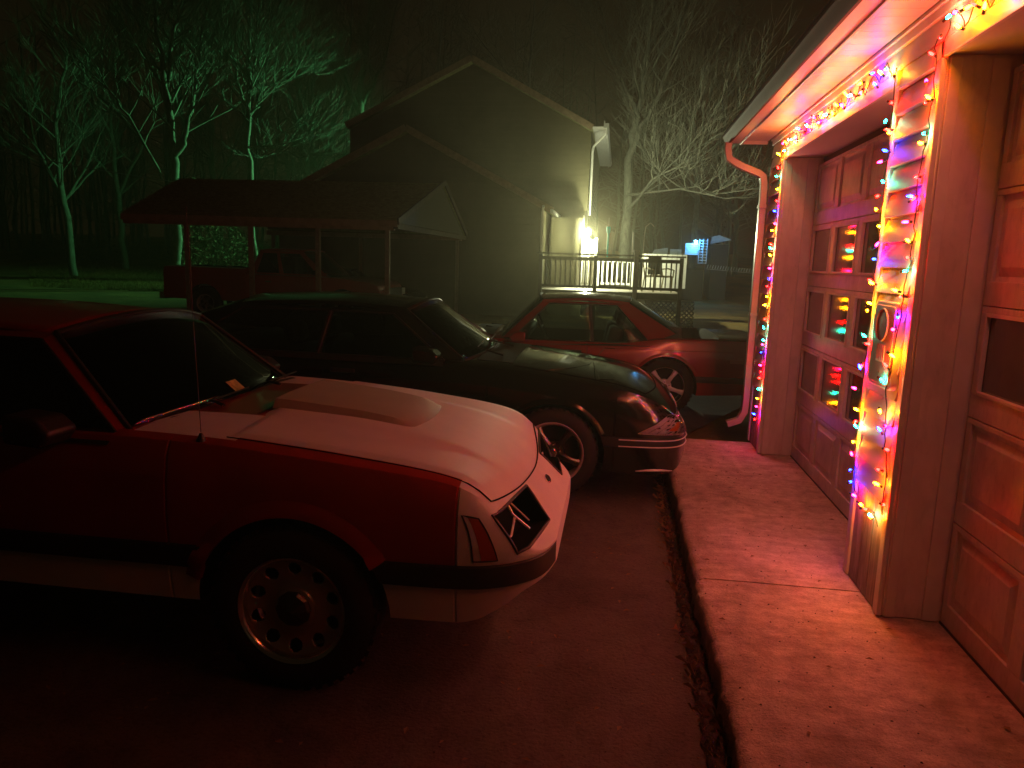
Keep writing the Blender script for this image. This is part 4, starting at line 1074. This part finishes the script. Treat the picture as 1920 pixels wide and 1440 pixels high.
# teal wind sock
TS = thing('hanging_streamer', 'narrow teal streamer hanging to the right of the porch lamp', 'streamer', (wx(1138, 22.0), 22.0, 2.65))
MB().lathe([(.055, 0), (.06, -.06), (.05, -.16), (.032, -.2), (.028, -.5), (.022, -.86)], 10, 'z').build('cloth', M['teal'], TS, 50)
MB().tube([(0, 0, 0), (0, 0, .25)], .006, 4).build('cord', M['steel_wire'], TS, 50)
SP = thing('shepherd_hook', 'thin metal hook pole holding the teal streamer over the deck rail', 'pole', (wx(1203, 21.0), 21.0, .88))
MB().tube([(0, 0, 0), (0, 0, 1.5), (.03, 0, 1.75), (.15, 0, 1.85), (.25, 0, 1.75)], .013, 6).build('pole', M['post'], SP, 50)
MB().tube([(-.30, .2, 0), (-.30, .2, 1.6)], .01, 5).build('stake', M['post'], SP, 50)

# ------------------------------------------------------------------ porch lamp
lx, ly, lz = wx(1101, 23.75), 23.75, 1.6 + (492 - 437) / 1400 * 23.75
PL = thing('porch_lamp', 'blazing white porch lamp on a white post at the corner of the deck', 'lamp', (lx, ly, .88))
def lp(mb, n_, m, ang=40): mb.v = [(v[0] - lx, v[1] - ly, v[2] - .88) for v in mb.v]; return mb.build(n_, m, PL, ang)
lp(MB().box(lx - .12, lx - .04, ly - .02, ly + .08, .88, 3.2), 'post', M['white'], 0)
lp(MB().box(lx + .0, lx + .05, ly + .0, ly + .05, .88, 2.1), 'trim_post', M['white'], 0)
lp(MB().lathe([(.001, lz + .20), (.05, lz + .19), (.09, lz + .13), (.10, lz + .10), (.09, lz + .10)], 16, 'z', c=(lx, ly - .06, 0)), 'shade', M['white'])
lp(MB().lathe([(.001, lz + .10), (.045, lz + .08), (.075, lz), (.045, lz - .08), (.001, lz - .10)], 16, 'z', c=(lx, ly - .06, 0)), 'bulb', M['porch_bulb'])
lp(MB().tube([(lx - .06, ly + .06, lz + .15), (lx, ly - .02, lz + .18)], .012, 6), 'bracket', M['white'])
lp(MB().box(lx - .15, lx - .125, ly - .47, ly - .03, lz - .45, lz + .5), 'light_screen', M['white'], 0)  # added board, keeps the lamp's light off the carport gable and wing
# ------------------------------------------------------------------ distant blue lit shed
by = 34.0
def far(px, py, d=by): return wx(px, d), 1.6 + (495 + (px - 1160) * .032 - py) / 1400 * d
BS = thing('garden_shed', 'small far off shed front lit blue under a lamp', 'shed', (far(1295, 470)[0], by + .5, 0)); BO = Vector((far(1295, 470)[0], by + .5, 0))
def bs_(mb, n_, m, ang=0): return cp(mb, n_, m, BS, ang, BO)
x0, z0 = far(1277, 478); x1, z1 = far(1300, 458)
for i in range(6):
    zz = z0 + (z1 - z0) * i / 6
    bs_(MB().box(x0, x1, by, by + .04, zz, zz + (z1 - z0) / 6 - .015), 'wall_board', M['ice'])
xa, za = far(1301, 494); xb, zb2 = far(1315, 450)
for i in range(9):
    zz = za + (zb2 - za) * i / 9
    bs_(MB().box(xa, xb, by - .1, by - .06, zz, zz + .05), 'shutter_slat', M['ice'])
for x in (xa, (xa + xb) / 2, xb): bs_(MB().box(x - .015, x + .015, by - .14, by - .101, za, zb2), 'shutter_stile', M['ice'])
x0, z0 = far(1220, 477); x1, z1 = far(1249, 465)
bs_(MB().add([(x0, by + 1, z0), (x1, by + 1, z0), (x1, by + 1, z1), (x0 + .1, by + 1, z1 - .1), (x0, by + 1.05, z0), (x1, by + 1.05, z0), (x1, by + 1.05, z1), (x0 + .1, by + 1.05, z1 - .1)], [(0, 1, 2, 3), (7, 6, 5, 4), (0, 4, 5, 1), (1, 5, 6, 2), (2, 6, 7, 3), (3, 7, 4, 0)]), 'side_panel', M['ice'])
x0, z0 = far(1253, 478); x1, z1 = far(1274, 468)
bs_(MB().box(x0, x1, by + 1, by + 1.05, z0, z1), 'side_panel', M['ice'])
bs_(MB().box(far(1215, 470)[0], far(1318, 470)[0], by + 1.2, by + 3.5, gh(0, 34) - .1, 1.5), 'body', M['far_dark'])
rx0, rz0 = far(1330, 457); rx1, rz1 = far(1369, 450); rxt, rzt = far(1345, 441)
RT = thing('far_roof_peak', 'small pale distant gable peak floating above the dark yard at right', 'shed', (rx0, by + 2, 0)); RO = Vector((rx0, by + 2, 0))
cp(MB().prism([(rx0, rz0), (rx1, rz1), (rxt, rzt), (rx0 + .05, rzt - .08)], by + 1.9, by + 2.1, 'y'), 'gable', M['ice'], RT, 0, RO)
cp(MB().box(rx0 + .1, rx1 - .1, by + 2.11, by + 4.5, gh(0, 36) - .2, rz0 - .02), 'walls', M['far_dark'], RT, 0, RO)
bx, bz = far(1294, 452)
BL = thing('blue_lamp', 'bright blue outdoor lamp above the far shed', 'lamp', (bx, by - .25, bz - .1))
MB().lathe([(.001, .06), (.05, .03), (.06, 0), (.04, -.04), (.001, -.06)], 14, 'z').build('bulb', M['blue_bulb'], BL, 50)
MB().lathe([(.001, .12), (.12, .08), (.13, .065)], 14, 'z').build('shade', M['ice'], BL, 50)
MB().tube([(0, 0, .09), (0, .3, .12)], .012, 5).build('bracket', M['ice'], BL, 50)
# chain of stakes going right
FN = thing('wire_fence', 'low far fence of short pale pickets running right from the blue lamp', 'fence', (wx(1355, 33), 33, .8)); FO = Vector((wx(1355, 33), 33, .8))
for i in range(18):
    x, z = far(1318 + i * 4.6, 497 + i * .45, 33)
    cp(MB().add([(x - .012, 33, z - .12), (x + .012, 33, z - .12), (x + .05, 33, z + .02), (x + .03, 33, z + .03), (x, 33.03, z - .12), (x + .04, 33.03, z + .025)], [(0, 1, 2, 3), (1, 4, 5, 2), (4, 0, 3, 5)]), 'picket', M['ice'], FN, 0, FO)
cp(MB().tube([(far(1316, 500, 33)[0], 33.02, far(1316, 500, 33)[1] - .08), (far(1402, 508, 33)[0], 33.02, far(1402, 508, 33)[1] - .08)], .008, 4), 'rail', M['steel_wire'], FN, 0, FO)

# ------------------------------------------------------------------ pickup and dark car under the carport
def pickup():
    ty = 17.2; fx = wx(632, ty)
    T = thing('pickup_truck', 'dark red pickup truck parked under the carport', 'pickup truck', (fx, ty + 1.0, GZ))
    mats = [M['truck_red'], M['plastic'], M['well']]
    # body side profile, front axle at x=0, +x forward
    prof = [(.98, .45), (1.0, .62), (.99, .86), (.93, .98), (.80, 1.05), (-.05, 1.14), (-.60, 1.16), (-2.45, 1.16), (-2.47, 1.30), (-4.55, 1.30), (-4.60, 1.26), (-4.62, .60), (-4.60, .50), (-.9, .45)]
    mb = MB(); n = len(prof)
    ws_ = [.80, .90, .98, 1.0, .98, .90, .80]; ys = [-.98, -.965, -.90, 0, .90, .965, .98]
    zc = .80
    def sec(y):
        e = max(0, (abs(y) - .90) / .08); k = 1 - .05 * e
        return [(p[0] * (1 if p[0] < 0 else 1 - .10 * (abs(y) / .98) ** 3), y, zc + (p[1] - zc) * k) for p in prof]
    vs = []
    for y in ys: vs += sec(y)
    fs = [(i * n + k, (i + 1) * n + k, (i + 1) * n + (k + 1) % n, i * n + (k + 1) % n) for i in range(len(ys) - 1) for k in range(n)] + [tuple(range(n)), tuple(range(len(ys) * n - 1, (len(ys) - 1) * n - 1, -1))]
    b = mb.add(vs, fs).build('body', mats, None, 25)
    cut = [MB().lathe([(.001, -1.2), (.46, -1.2), (.46, 1.2), (.001, 1.2)], 32, 'y', c=(x, 0, .42)).build('cutter', mats, None, 0) for x in (0, -3.55)]
    for c in cut:
        for p in c.data.polygons: p.material_index = 2
    bc = MB().box(-4.5, -2.6, -.82, .82, .80, 1.5).build('cutter', mats, None, 0)
    for p in bc.data.polygons: p.material_index = 1
    boolean(b, cut + [bc]); b.data.shade_smooth(); b.data.set_sharp_from_angle(angle=R(25)); b.parent = T
    MB().box(-4.4, .7, -.5, .5, .50, .79).build('chassis', M['well'], T, 0)
    # cab
    cabp = dict(a0=(-.35, 1.15), a1=(-1.15, 1.74), c1=(-2.20, 1.76), c0=(-2.45, 1.16))
    yb, yt = .86, .68
    r_ = MB().grid(lambda u, v: (-1.10 - 1.12 * u, (2 * v - 1) * yt, 1.75 + .045 * (1 - (2 * v - 1) ** 2) + .02 * math.sin(math.pi * u)), 8, 8).build('roof', M['truck_red'], T, 40); solidify(r_, .03)
    MB().grid(lambda u, v: bil([(-.35, -yb, 1.15), (-.35, yb, 1.15), (-1.12, yt, 1.74), (-1.12, -yt, 1.74)], u, v, (.08, 0, 0)), 8, 3).build('windshield', M['glass'], T, 60)
    MB().grid(lambda u, v: bil([(-2.42, -yb, 1.18), (-2.42, yb, 1.18), (-2.22, yt, 1.74), (-2.22, -yt, 1.74)], u, v), 4, 3).build('rear_window', M['glass'], T, 60)
    for sd in (-1, 1):
        P = [(-.42, sd * yb, 1.16), (-2.40, sd * yb, 1.17), (-2.20, sd * yt, 1.73), (-1.12, sd * yt, 1.73)]
        for i, (u0, u1, nm) in enumerate(((.12, .56, 'door_glass'), (.62, .92, 'quarter_glass'))):
            MB().grid(lambda u, v: bil(P, u0 + (u1 - u0) * u, .06 + .84 * v, (0, 0, 0)), 2, 2).build(nm, M['glass'], T, 60)
        fr = MB()
        for u0, u1, v0, v1 in ((0, .12, 0, 1), (.56, .62, 0, 1), (.92, 1, 0, 1), (.12, .56, 0, .06), (.12, .56, .90, 1), (.62, .92, 0, .06), (.62, .92, .9, 1)):
            fr.grid(lambda u, v: bil(P, u0 + (u1 - u0) * u, v0 + (v1 - v0) * v) + Vector((0, sd * .008, 0)), 1, 1)
        fr.build('cab_frame', M['truck_red'], T, 30)
        MB().box(.93, 1.0, sd * .72 - .14, sd * .72 + .14, .74, .90).build('headlight', M['lens'], T, 30)
        MB().box(-4.64, -4.6, sd * .86 - .08, sd * .86 + .08, .80, 1.15).build('tail_lamp', M['redlens'], T, 30)
        mirror_part(T, sd, -.62, 1.24, 1.0, M['plastic'])
        MB().box(-1.95, -1.80, sd * .985 - .015, sd * .985 + .015, .98, 1.01).build('door_handle', M['chrome'], T, 30)
    MB().box(-2.45, -2.43, -.8, .8, .80, 1.18).build('cab_back', M['truck_red'], T, 0)
    bp = MB().box(.92, 1.10, -.95, .95, .44, .60).build('front_bumper', M['chrome'], T, 30); bevel(bp, .03)
    MB().box(.95, 1.005, -.55, .55, .66, .92).build('grille', M['plastic'], T, 30)
    rbp = MB().box(-4.78, -4.62, -.92, .92, .48, .64).build('rear_bumper', M['chrome'], T, 30)
    for x in (0, -3.55):
        for sd in (-1, 1): 
            w_ = make_wheel(T, x, sd * .95, sd, .40, .22, 'five_dull')
    for sd in (-1, 1):
        s_ = MB().box(-.12, .05, -.24, .24, 0, .6).build('seat', M['seat'], T, 30, loc=(-1.7, sd * .4, 1.0)); bevel(s_, .05)
    return T
pickup()
c4 = dup(c2, (wx(792, 20.2) - .9, 20.2, GZ), 0, 'dark car mostly hidden beyond the pickup, only its nose glinting')

# ------------------------------------------------------------------ trees
def branchy(rr, mbt, mbc, p, d, L, r, depth, maxd, up=.15, spread=.55, seg=5, thin=.006, dens=1.0):
    pts = [p.copy()]; rad = [r]; cur = p.copy(); dd = d.normalized(); kids = []
    for i in range(seg):
        dd = (dd + Vector((rr.gauss(0, .10), rr.gauss(0, .10), rr.gauss(0, .07) + up * .25))).normalized()
        cur = cur + dd * (L / seg); pts.append(cur.copy()); rr_ = r * (1 - .62 * (i + 1) / seg) if depth < maxd else r * (1 - .8 * (i + 1) / seg)
        rad.append(max(thin * .5, rr_))
        if depth < maxd and i >= (1 if depth else 1):
            for _ in range(2 if rr.random() < .55 * dens else 1):
                kids.append((cur.copy(), dd.copy(), rad[-1]))
    (mbt if depth <= 1 else mbc).tube(pts, rad, 6 if depth == 0 else (5 if depth == 1 else 3), cap=False)
    if depth < maxd:
        for q, qd, qr in kids:
            a = rr.uniform(0, 6.283); s = rr.uniform(.6, 1.25) * spread
            side = Vector((math.cos(a), math.sin(a), rr.uniform(-.1, .5)))
            nd = (qd * (1 - s * .45) + side * s).normalized()
            branchy(rr, mbt, mbc, q, nd, L * rr.uniform(.48, .72), max(thin, qr * rr.uniform(.45, .7)), depth + 1, maxd, up, spread, max(3, seg - 1), thin, dens)
        # leader continues
        branchy(rr, mbt, mbc, cur, dd, L * .62, rad[-1], depth + 1, maxd, up, spread, max(3, seg - 1), thin, dens)
def tree(label, x, y, limbs, seed, maxd=3, m='bark', grp=None, r0=.2, z0=None, thin=.012, up=.25, spread=.6):
    rr = random.Random(seed); z = gh(x, y) - .1 if z0 is None else z0
    T = thing('bare_tree', label, 'tree', (x, y, z), 0, grp); t, c = MB(), MB()
    for (start, path, r) in limbs:
        pts = [Vector(q) for q in path]; n_ = 5; dense = []
        for a, b in zip(pts[:-1], pts[1:]):
            for i in range(n_): dense.append(a.lerp(b, i / n_) + Vector((rr.gauss(0, .05), rr.gauss(0, .05), 0)))
        dense.append(pts[-1]); N = len(dense)
        rad = [r * (1 - .72 * i / (N - 1)) for i in range(N)]
        t.tube(dense, rad, 8, cap=False)
        for i in range(N):
            f = i / (N - 1)
            if f < start: continue
            for _ in range(2 if rr.random() < .5 else 1):
                dd = (dense[min(i + 1, N - 1)] - dense[max(0, i - 1)]).normalized(); a = rr.uniform(0, 6.283)
                side = Vector((math.cos(a), math.sin(a), rr.uniform(.0, .5)))
                branchy(rr, t, c, dense[i], (dd * .5 + side * spread * 1.2).normalized(), rr.uniform(1.6, 3.2) * (1.2 - .5 * f), max(.03, rad[i] * .42), 1, maxd, up, spread, 5, thin)
    t.build('trunk', M[m], T, 60, fixn=False); c.build('crown', M[m], T, 0, fixn=False)
    return T
def pxp(px, py, y):  # point at distance y seen at pixel
    return Vector((wx(px, y), 0, 1.6 + (495 + (px - 1160) * .032 - py) / 1400 * y))
def rel(x, z0, y, lst):
    return [Vector((wx(px, y + dy) - x, dy, 1.6 + (495 + (px - 1160) * .032 - py) / 1400 * (y + dy) - z0)) for px, py, dy in lst]
y1 = 30.; x1 = wx(285, y1); zt = gh(x1, y1) - .1
tree('tall forked bare tree lit green at the left end of the carport', x1, y1, [
    (.45, rel(x1, zt, y1, [(286, 545, 0), (290, 300, 0), (282, 200, 0), (268, 90, -.3), (262, -40, -.5)]), .23),
    (.2, rel(x1, zt, y1, [(291, 292, 0), (318, 258, .2), (330, 190, .4), (350, 105, .5), (372, 10, .6), (380, -60, .6)]), .13),
    (.2, rel(x1, zt, y1, [(286, 210, 0), (262, 130, .3), (235, 60, .5), (205, -20, .8)]), .10),
    (.2, rel(x1, zt, y1, [(284, 150, 0), (300, 60, -.5), (322, 0, -.6), (335, -60, -.6)]), .09),
    (.2, rel(x1, zt, y1, [(262, 330, -.2), (205, 220, -.6), (160, 160, -1), (100, 60, -1.3)]), .06)], 21, 3)
y2 = 31.5; x2 = wx(446, y2); zt = gh(x2, y2) - .1
tree('slender bare tree with steep upright forks lit green, second from the left', x2, y2, [
    (.45, rel(x2, zt, y2, [(447, 545, 0), (446, 300, 0), (446, 200, 0), (450, 100, 0), (456, -50, 0)]), .17),
    (.2, rel(x2, zt, y2, [(446, 230, 0), (425, 150, .3), (402, 60, .5), (385, -50, .6)]), .08),
    (.2, rel(x2, zt, y2, [(446, 200, 0), (458, 130, -.4), (470, 40, -.6), (480, -50, -.6)]), .07),
    (.3, rel(x2, zt, y2, [(447, 218, 0), (470, 195, .2), (478, 165, .4), (540, 150, .6)]), .05),
    (.2, rel(x2, zt, y2, [(446, 275, 0), (500, 272, -.3), (560, 300, -.5)]), .05)], 22, 3)
y3 = 38.; x3 = wx(672, y3); zt = gh(x3, y3) - .1
tree('bare tree rising behind the left slope of the tall house', x3, y3, [
    (.5, rel(x3, zt, y3, [(680, 520, 0), (675, 300, 0), (668, 180, 0), (690, 60, 0), (700, -60, 0)]), .25),
    (.2, rel(x3, zt, y3, [(672, 240, 0), (640, 150, .4), (655, 40, .8), (640, -60, 1)]), .12),
    (.2, rel(x3, zt, y3, [(672, 200, 0), (720, 120, -.4), (740, 10, -.6)]), .1)], 23, 3)
y4 = 30.5; x4 = wx(1172, y4); zt = gh(x4, y4) - .1
tree('big bare tree behind the right corner of the tall house with limbs reaching right', x4, y4, [
    (.4, rel(x4, zt, y4, [(1165, 520, 0), (1168, 330, 0), (1180, 230, 0), (1188, 120, 0), (1200, -40, 0)]), .20),
    (.2, rel(x4, zt, y4, [(1172, 290, 0), (1215, 200, -1), (1240, 110, -1.3), (1262, -20, -1.5)]), .10),
    (.15, rel(x4, zt, y4, [(1168, 400, 0), (1215, 345, -2), (1290, 300, -3), (1350, 250, -3.5)]), .06),
    (.15, rel(x4, zt, y4, [(1170, 372, 0), (1260, 362, -2), (1340, 380, -3)]), .05),
    (.2, rel(x4, zt, y4, [(1180, 240, 0), (1130, 130, .5), (1090, 20, 1)]), .09)], 24, 3)
for i, (px, yy, h, s, lab) in enumerate([(60, 36, 11, 31, 'thin bare tree at the dark left edge of the yard'), (175, 40, 12, 32, 'bare tree between the left edge and the forked tree'), (560, 42, 13, 34, 'bare tree behind the dip between the carport and the wing'),
                                        (800, 44, 15, 35, 'bare tree behind the ridge of the tall house'), (960, 43, 15, 36, 'bare tree behind the right slope of the tall house'), (1290, 46, 13, 37, 'dim bare tree above the blue lamp'), (370, 44, 13, 38, 'bare tree standing between the two green lit ones, farther back')]):
    x = wx(px, yy); rr = random.Random(s)
    pth = [Vector((0, 0, 0)), Vector((rr.uniform(-.3, .3), 0, h * .35)), Vector((rr.uniform(-.6, .6), rr.uniform(-.5, .5), h * .7)), Vector((rr.uniform(-1, 1), 0, h))]
    l2 = [pth[1], pth[1] + Vector((rr.choice((-1, 1)) * 1.6, .3, h * .25)), pth[1] + Vector((rr.choice((-1, 1)) * 2.4, .6, h * .55))]
    tree(lab, x, yy, [(.3, pth, .2), (.2, l2, .11)], s, 3, 'bark')
# far wood: thin stems and twigs as one mass
mb = MB(); rr = random.Random(99)
for i in range(150):
    yy = rr.uniform(46, 70); px = rr.uniform(-150, 1480); x = wx(px, yy); z = gh(x, yy) - .2; h = rr.uniform(9, 18)
    if 620 < px < 1120 and h < 12: continue
    b0 = Vector((x, yy, z)); tp = b0 + Vector((rr.uniform(-1, 1), 0, h))
    pts = [b0.lerp(tp, t) + Vector((rr.gauss(0, .12), 0, 0)) for t in np.linspace(0, 1, 6)]
    mb.tube(pts, [.13, .11, .09, .07, .05, .02], 5, cap=False)
    for k in range(26):
        t = rr.uniform(.12, 1); p = b0.lerp(tp, t); a = rr.uniform(0, 6.28); L = rr.uniform(1, 3.4) * (1.2 - .6 * t)
        d = Vector((math.cos(a), math.sin(a) * .6, rr.uniform(.1, 1.0))).normalized(); q = p + d * L * .5 + Vector((rr.gauss(0, .15), 0, rr.gauss(0, .15))); e = q + (d + Vector((rr.gauss(0, .4), 0, rr.gauss(0, .4)))).normalized() * L * .6
        mb.tube([p, q, e], [.035, .022, .008], 3, cap=False)
        for _ in range(3):
            u = rr.uniform(.2, 1); s0 = q.lerp(e, u); mb.tube([s0, s0 + Vector((rr.gauss(0, .5), rr.gauss(0, .3), rr.gauss(.2, .5)))], [.014, .006], 3, cap=False)
tag(mb.build('far_wood', M['bark_far'], ang=0, fixn=False), 'dense dark wood of bare trees behind the houses', 'woodland', kind='stuff')
# undergrowth and brush behind the carport
mb = MB()
for i in range(26000):
    yy = rr.uniform(31, 44); px = rr.uniform(300, 640) if rr.random() < .75 else rr.uniform(-60, 320)
    if px < 300: yy = rr.uniform(43, 47)
    x = wx(px, yy); hmax = 1.6 + 3.2 * max(0, math.sin(px * .021 + 1) * .5 + .5) if px > 300 else 1.0
    z = gh(x, yy) + rr.uniform(0, 1) ** 1.3 * hmax; s = rr.uniform(.03, .09); a = rr.uniform(0, 6.28); b = rr.uniform(-1, 1)
    dx, dy, dz2 = math.cos(a) * s, math.sin(a) * s, b * s
    mb.add([(x - dx, yy - dy, z - dz2), (x + dy * .4, yy - dx * .4, z + s * .5), (x + dx, yy + dy, z + dz2)], [(0, 1, 2)])
tag(mb.build('brush', M['leafy'], ang=0, fixn=False), 'tangle of leafy brush behind the carport roof', 'brush', kind='stuff')
# lawn tufts seen at left
mb = MB()
for i in range(30000):
    yy = rr.uniform(28, 56); px = rr.uniform(-40, 330); x = wx(px, yy); z = gh(x, yy) - .03; h = rr.uniform(.04, .14); a = rr.uniform(0, 3.14); w = .012
    mb.add([(x - w * math.cos(a), yy - w * math.sin(a), z), (x + w * math.cos(a), yy + w * math.sin(a), z), (x + rr.gauss(0, .05), yy, z + h)], [(0, 1, 2)])
tag(mb.build('yard_grass', M['lawn'], ang=0, fixn=False), 'rough grass of the yard at the far left', 'grass', kind='stuff')
# leaves blown over the driveway and slab
mb = MB()
for i in range(420):
    x, y = rr.uniform(-2.4, .40), rr.uniform(.9, 7.5)
    if rr.random() < .12: x, y = rr.uniform(.46, 1.4), rr.uniform(1.3, 6.2)
    z = (.124 if x > .45 else gh(x, y) + .003); s = rr.uniform(.008, .02); a = rr.uniform(0, 6.28); c, d = math.cos(a) * s, math.sin(a) * s
    mb.add([(x - c, y - d, z), (x - d * .5, y + c * .5, z + s * .35), (x + c, y + d, z + s * .1), (x + d * .5, y - c * .5, z + s * .3)], [(0, 1, 2), (2, 3, 0)])
tag(mb.build('leaf_litter', M['straw'], ang=0), 'small dry leaves scattered over the driveway and slab', 'leaves', kind='stuff')
# overhead wire at the left
UW = thing('utility_wire', 'pale overhead wire slanting down at the upper left', 'wire', (wx(60, 27), 27, 5)); UO = Vector((wx(60, 27), 27, 5))
w0 = pxp(-140, 258, 27); w1 = pxp(300, 338, 29)
cp(MB().tube([(w0.x, 27, w0.z), ((w0.x + w1.x) / 2, 28, (w0.z + w1.z) / 2 - .1), (w1.x, 29, w1.z)], .022, 5), 'cable', M['steel_wire'], UW, 50, UO)
# yard floodlight on a pole behind the tall house
YL = thing('yard_light', 'greenish floodlight on a pole behind the tall house', 'lamp', (-8.2, 39.6, -.08))
MB().tube([(0, 0, -.2), (0, 0, 6.4), (-.3, -.2, 6.6)], .05, 8).build('pole', M['post'], YL, 50)
MB().lathe([(.05, .2), (.16, .1), (.18, 0)], 14, 'z', c=(-.4, -.2, 6.5)).build('shade', M['gunmetal'], YL, 50)
yl = bpy.data.lights.new('flood', 'SPOT'); yl.spot_size = R(95); yl.spot_blend = 1.0; yl.energy = E_YARD; yl.color = (.22, 1.0, .36); yl.shadow_soft_size = .15
yo = bpy.data.objects.new('flood', yl); COL.objects.link(yo); yo.parent = YL; yo.location = (-.4, -.2, 6.35); yo.rotation_euler = (Vector((-18.5, 31, 5.5)) - Vector((-8.6, 39.4, 6.3))).to_track_quat('-Z', 'Y').to_euler()

# ------------------------------------------------------------------ thin haze added to imitate glare and veil round the lamps
if GLARE_HAZE > 0:
    hz = MB().box(-64, 36, -11, 78, -1.1, 27.0).build('glare_haze', [], None, 0); tag(hz, kind='stuff')
    hm = bpy.data.materials.new('glare_haze_air'); hm.use_nodes = True; hm.node_tree.nodes.clear()
    ho = hm.node_tree.nodes.new('ShaderNodeOutputMaterial'); pv = hm.node_tree.nodes.new('ShaderNodeVolumePrincipled')
    pv.inputs['Density'].default_value = GLARE_HAZE; pv.inputs['Color'].default_value = (.9, .84, .6, 1); pv.inputs['Anisotropy'].default_value = .75
    hm.node_tree.links.new(pv.outputs[0], ho.inputs['Volume']); hz.data.materials.append(hm)
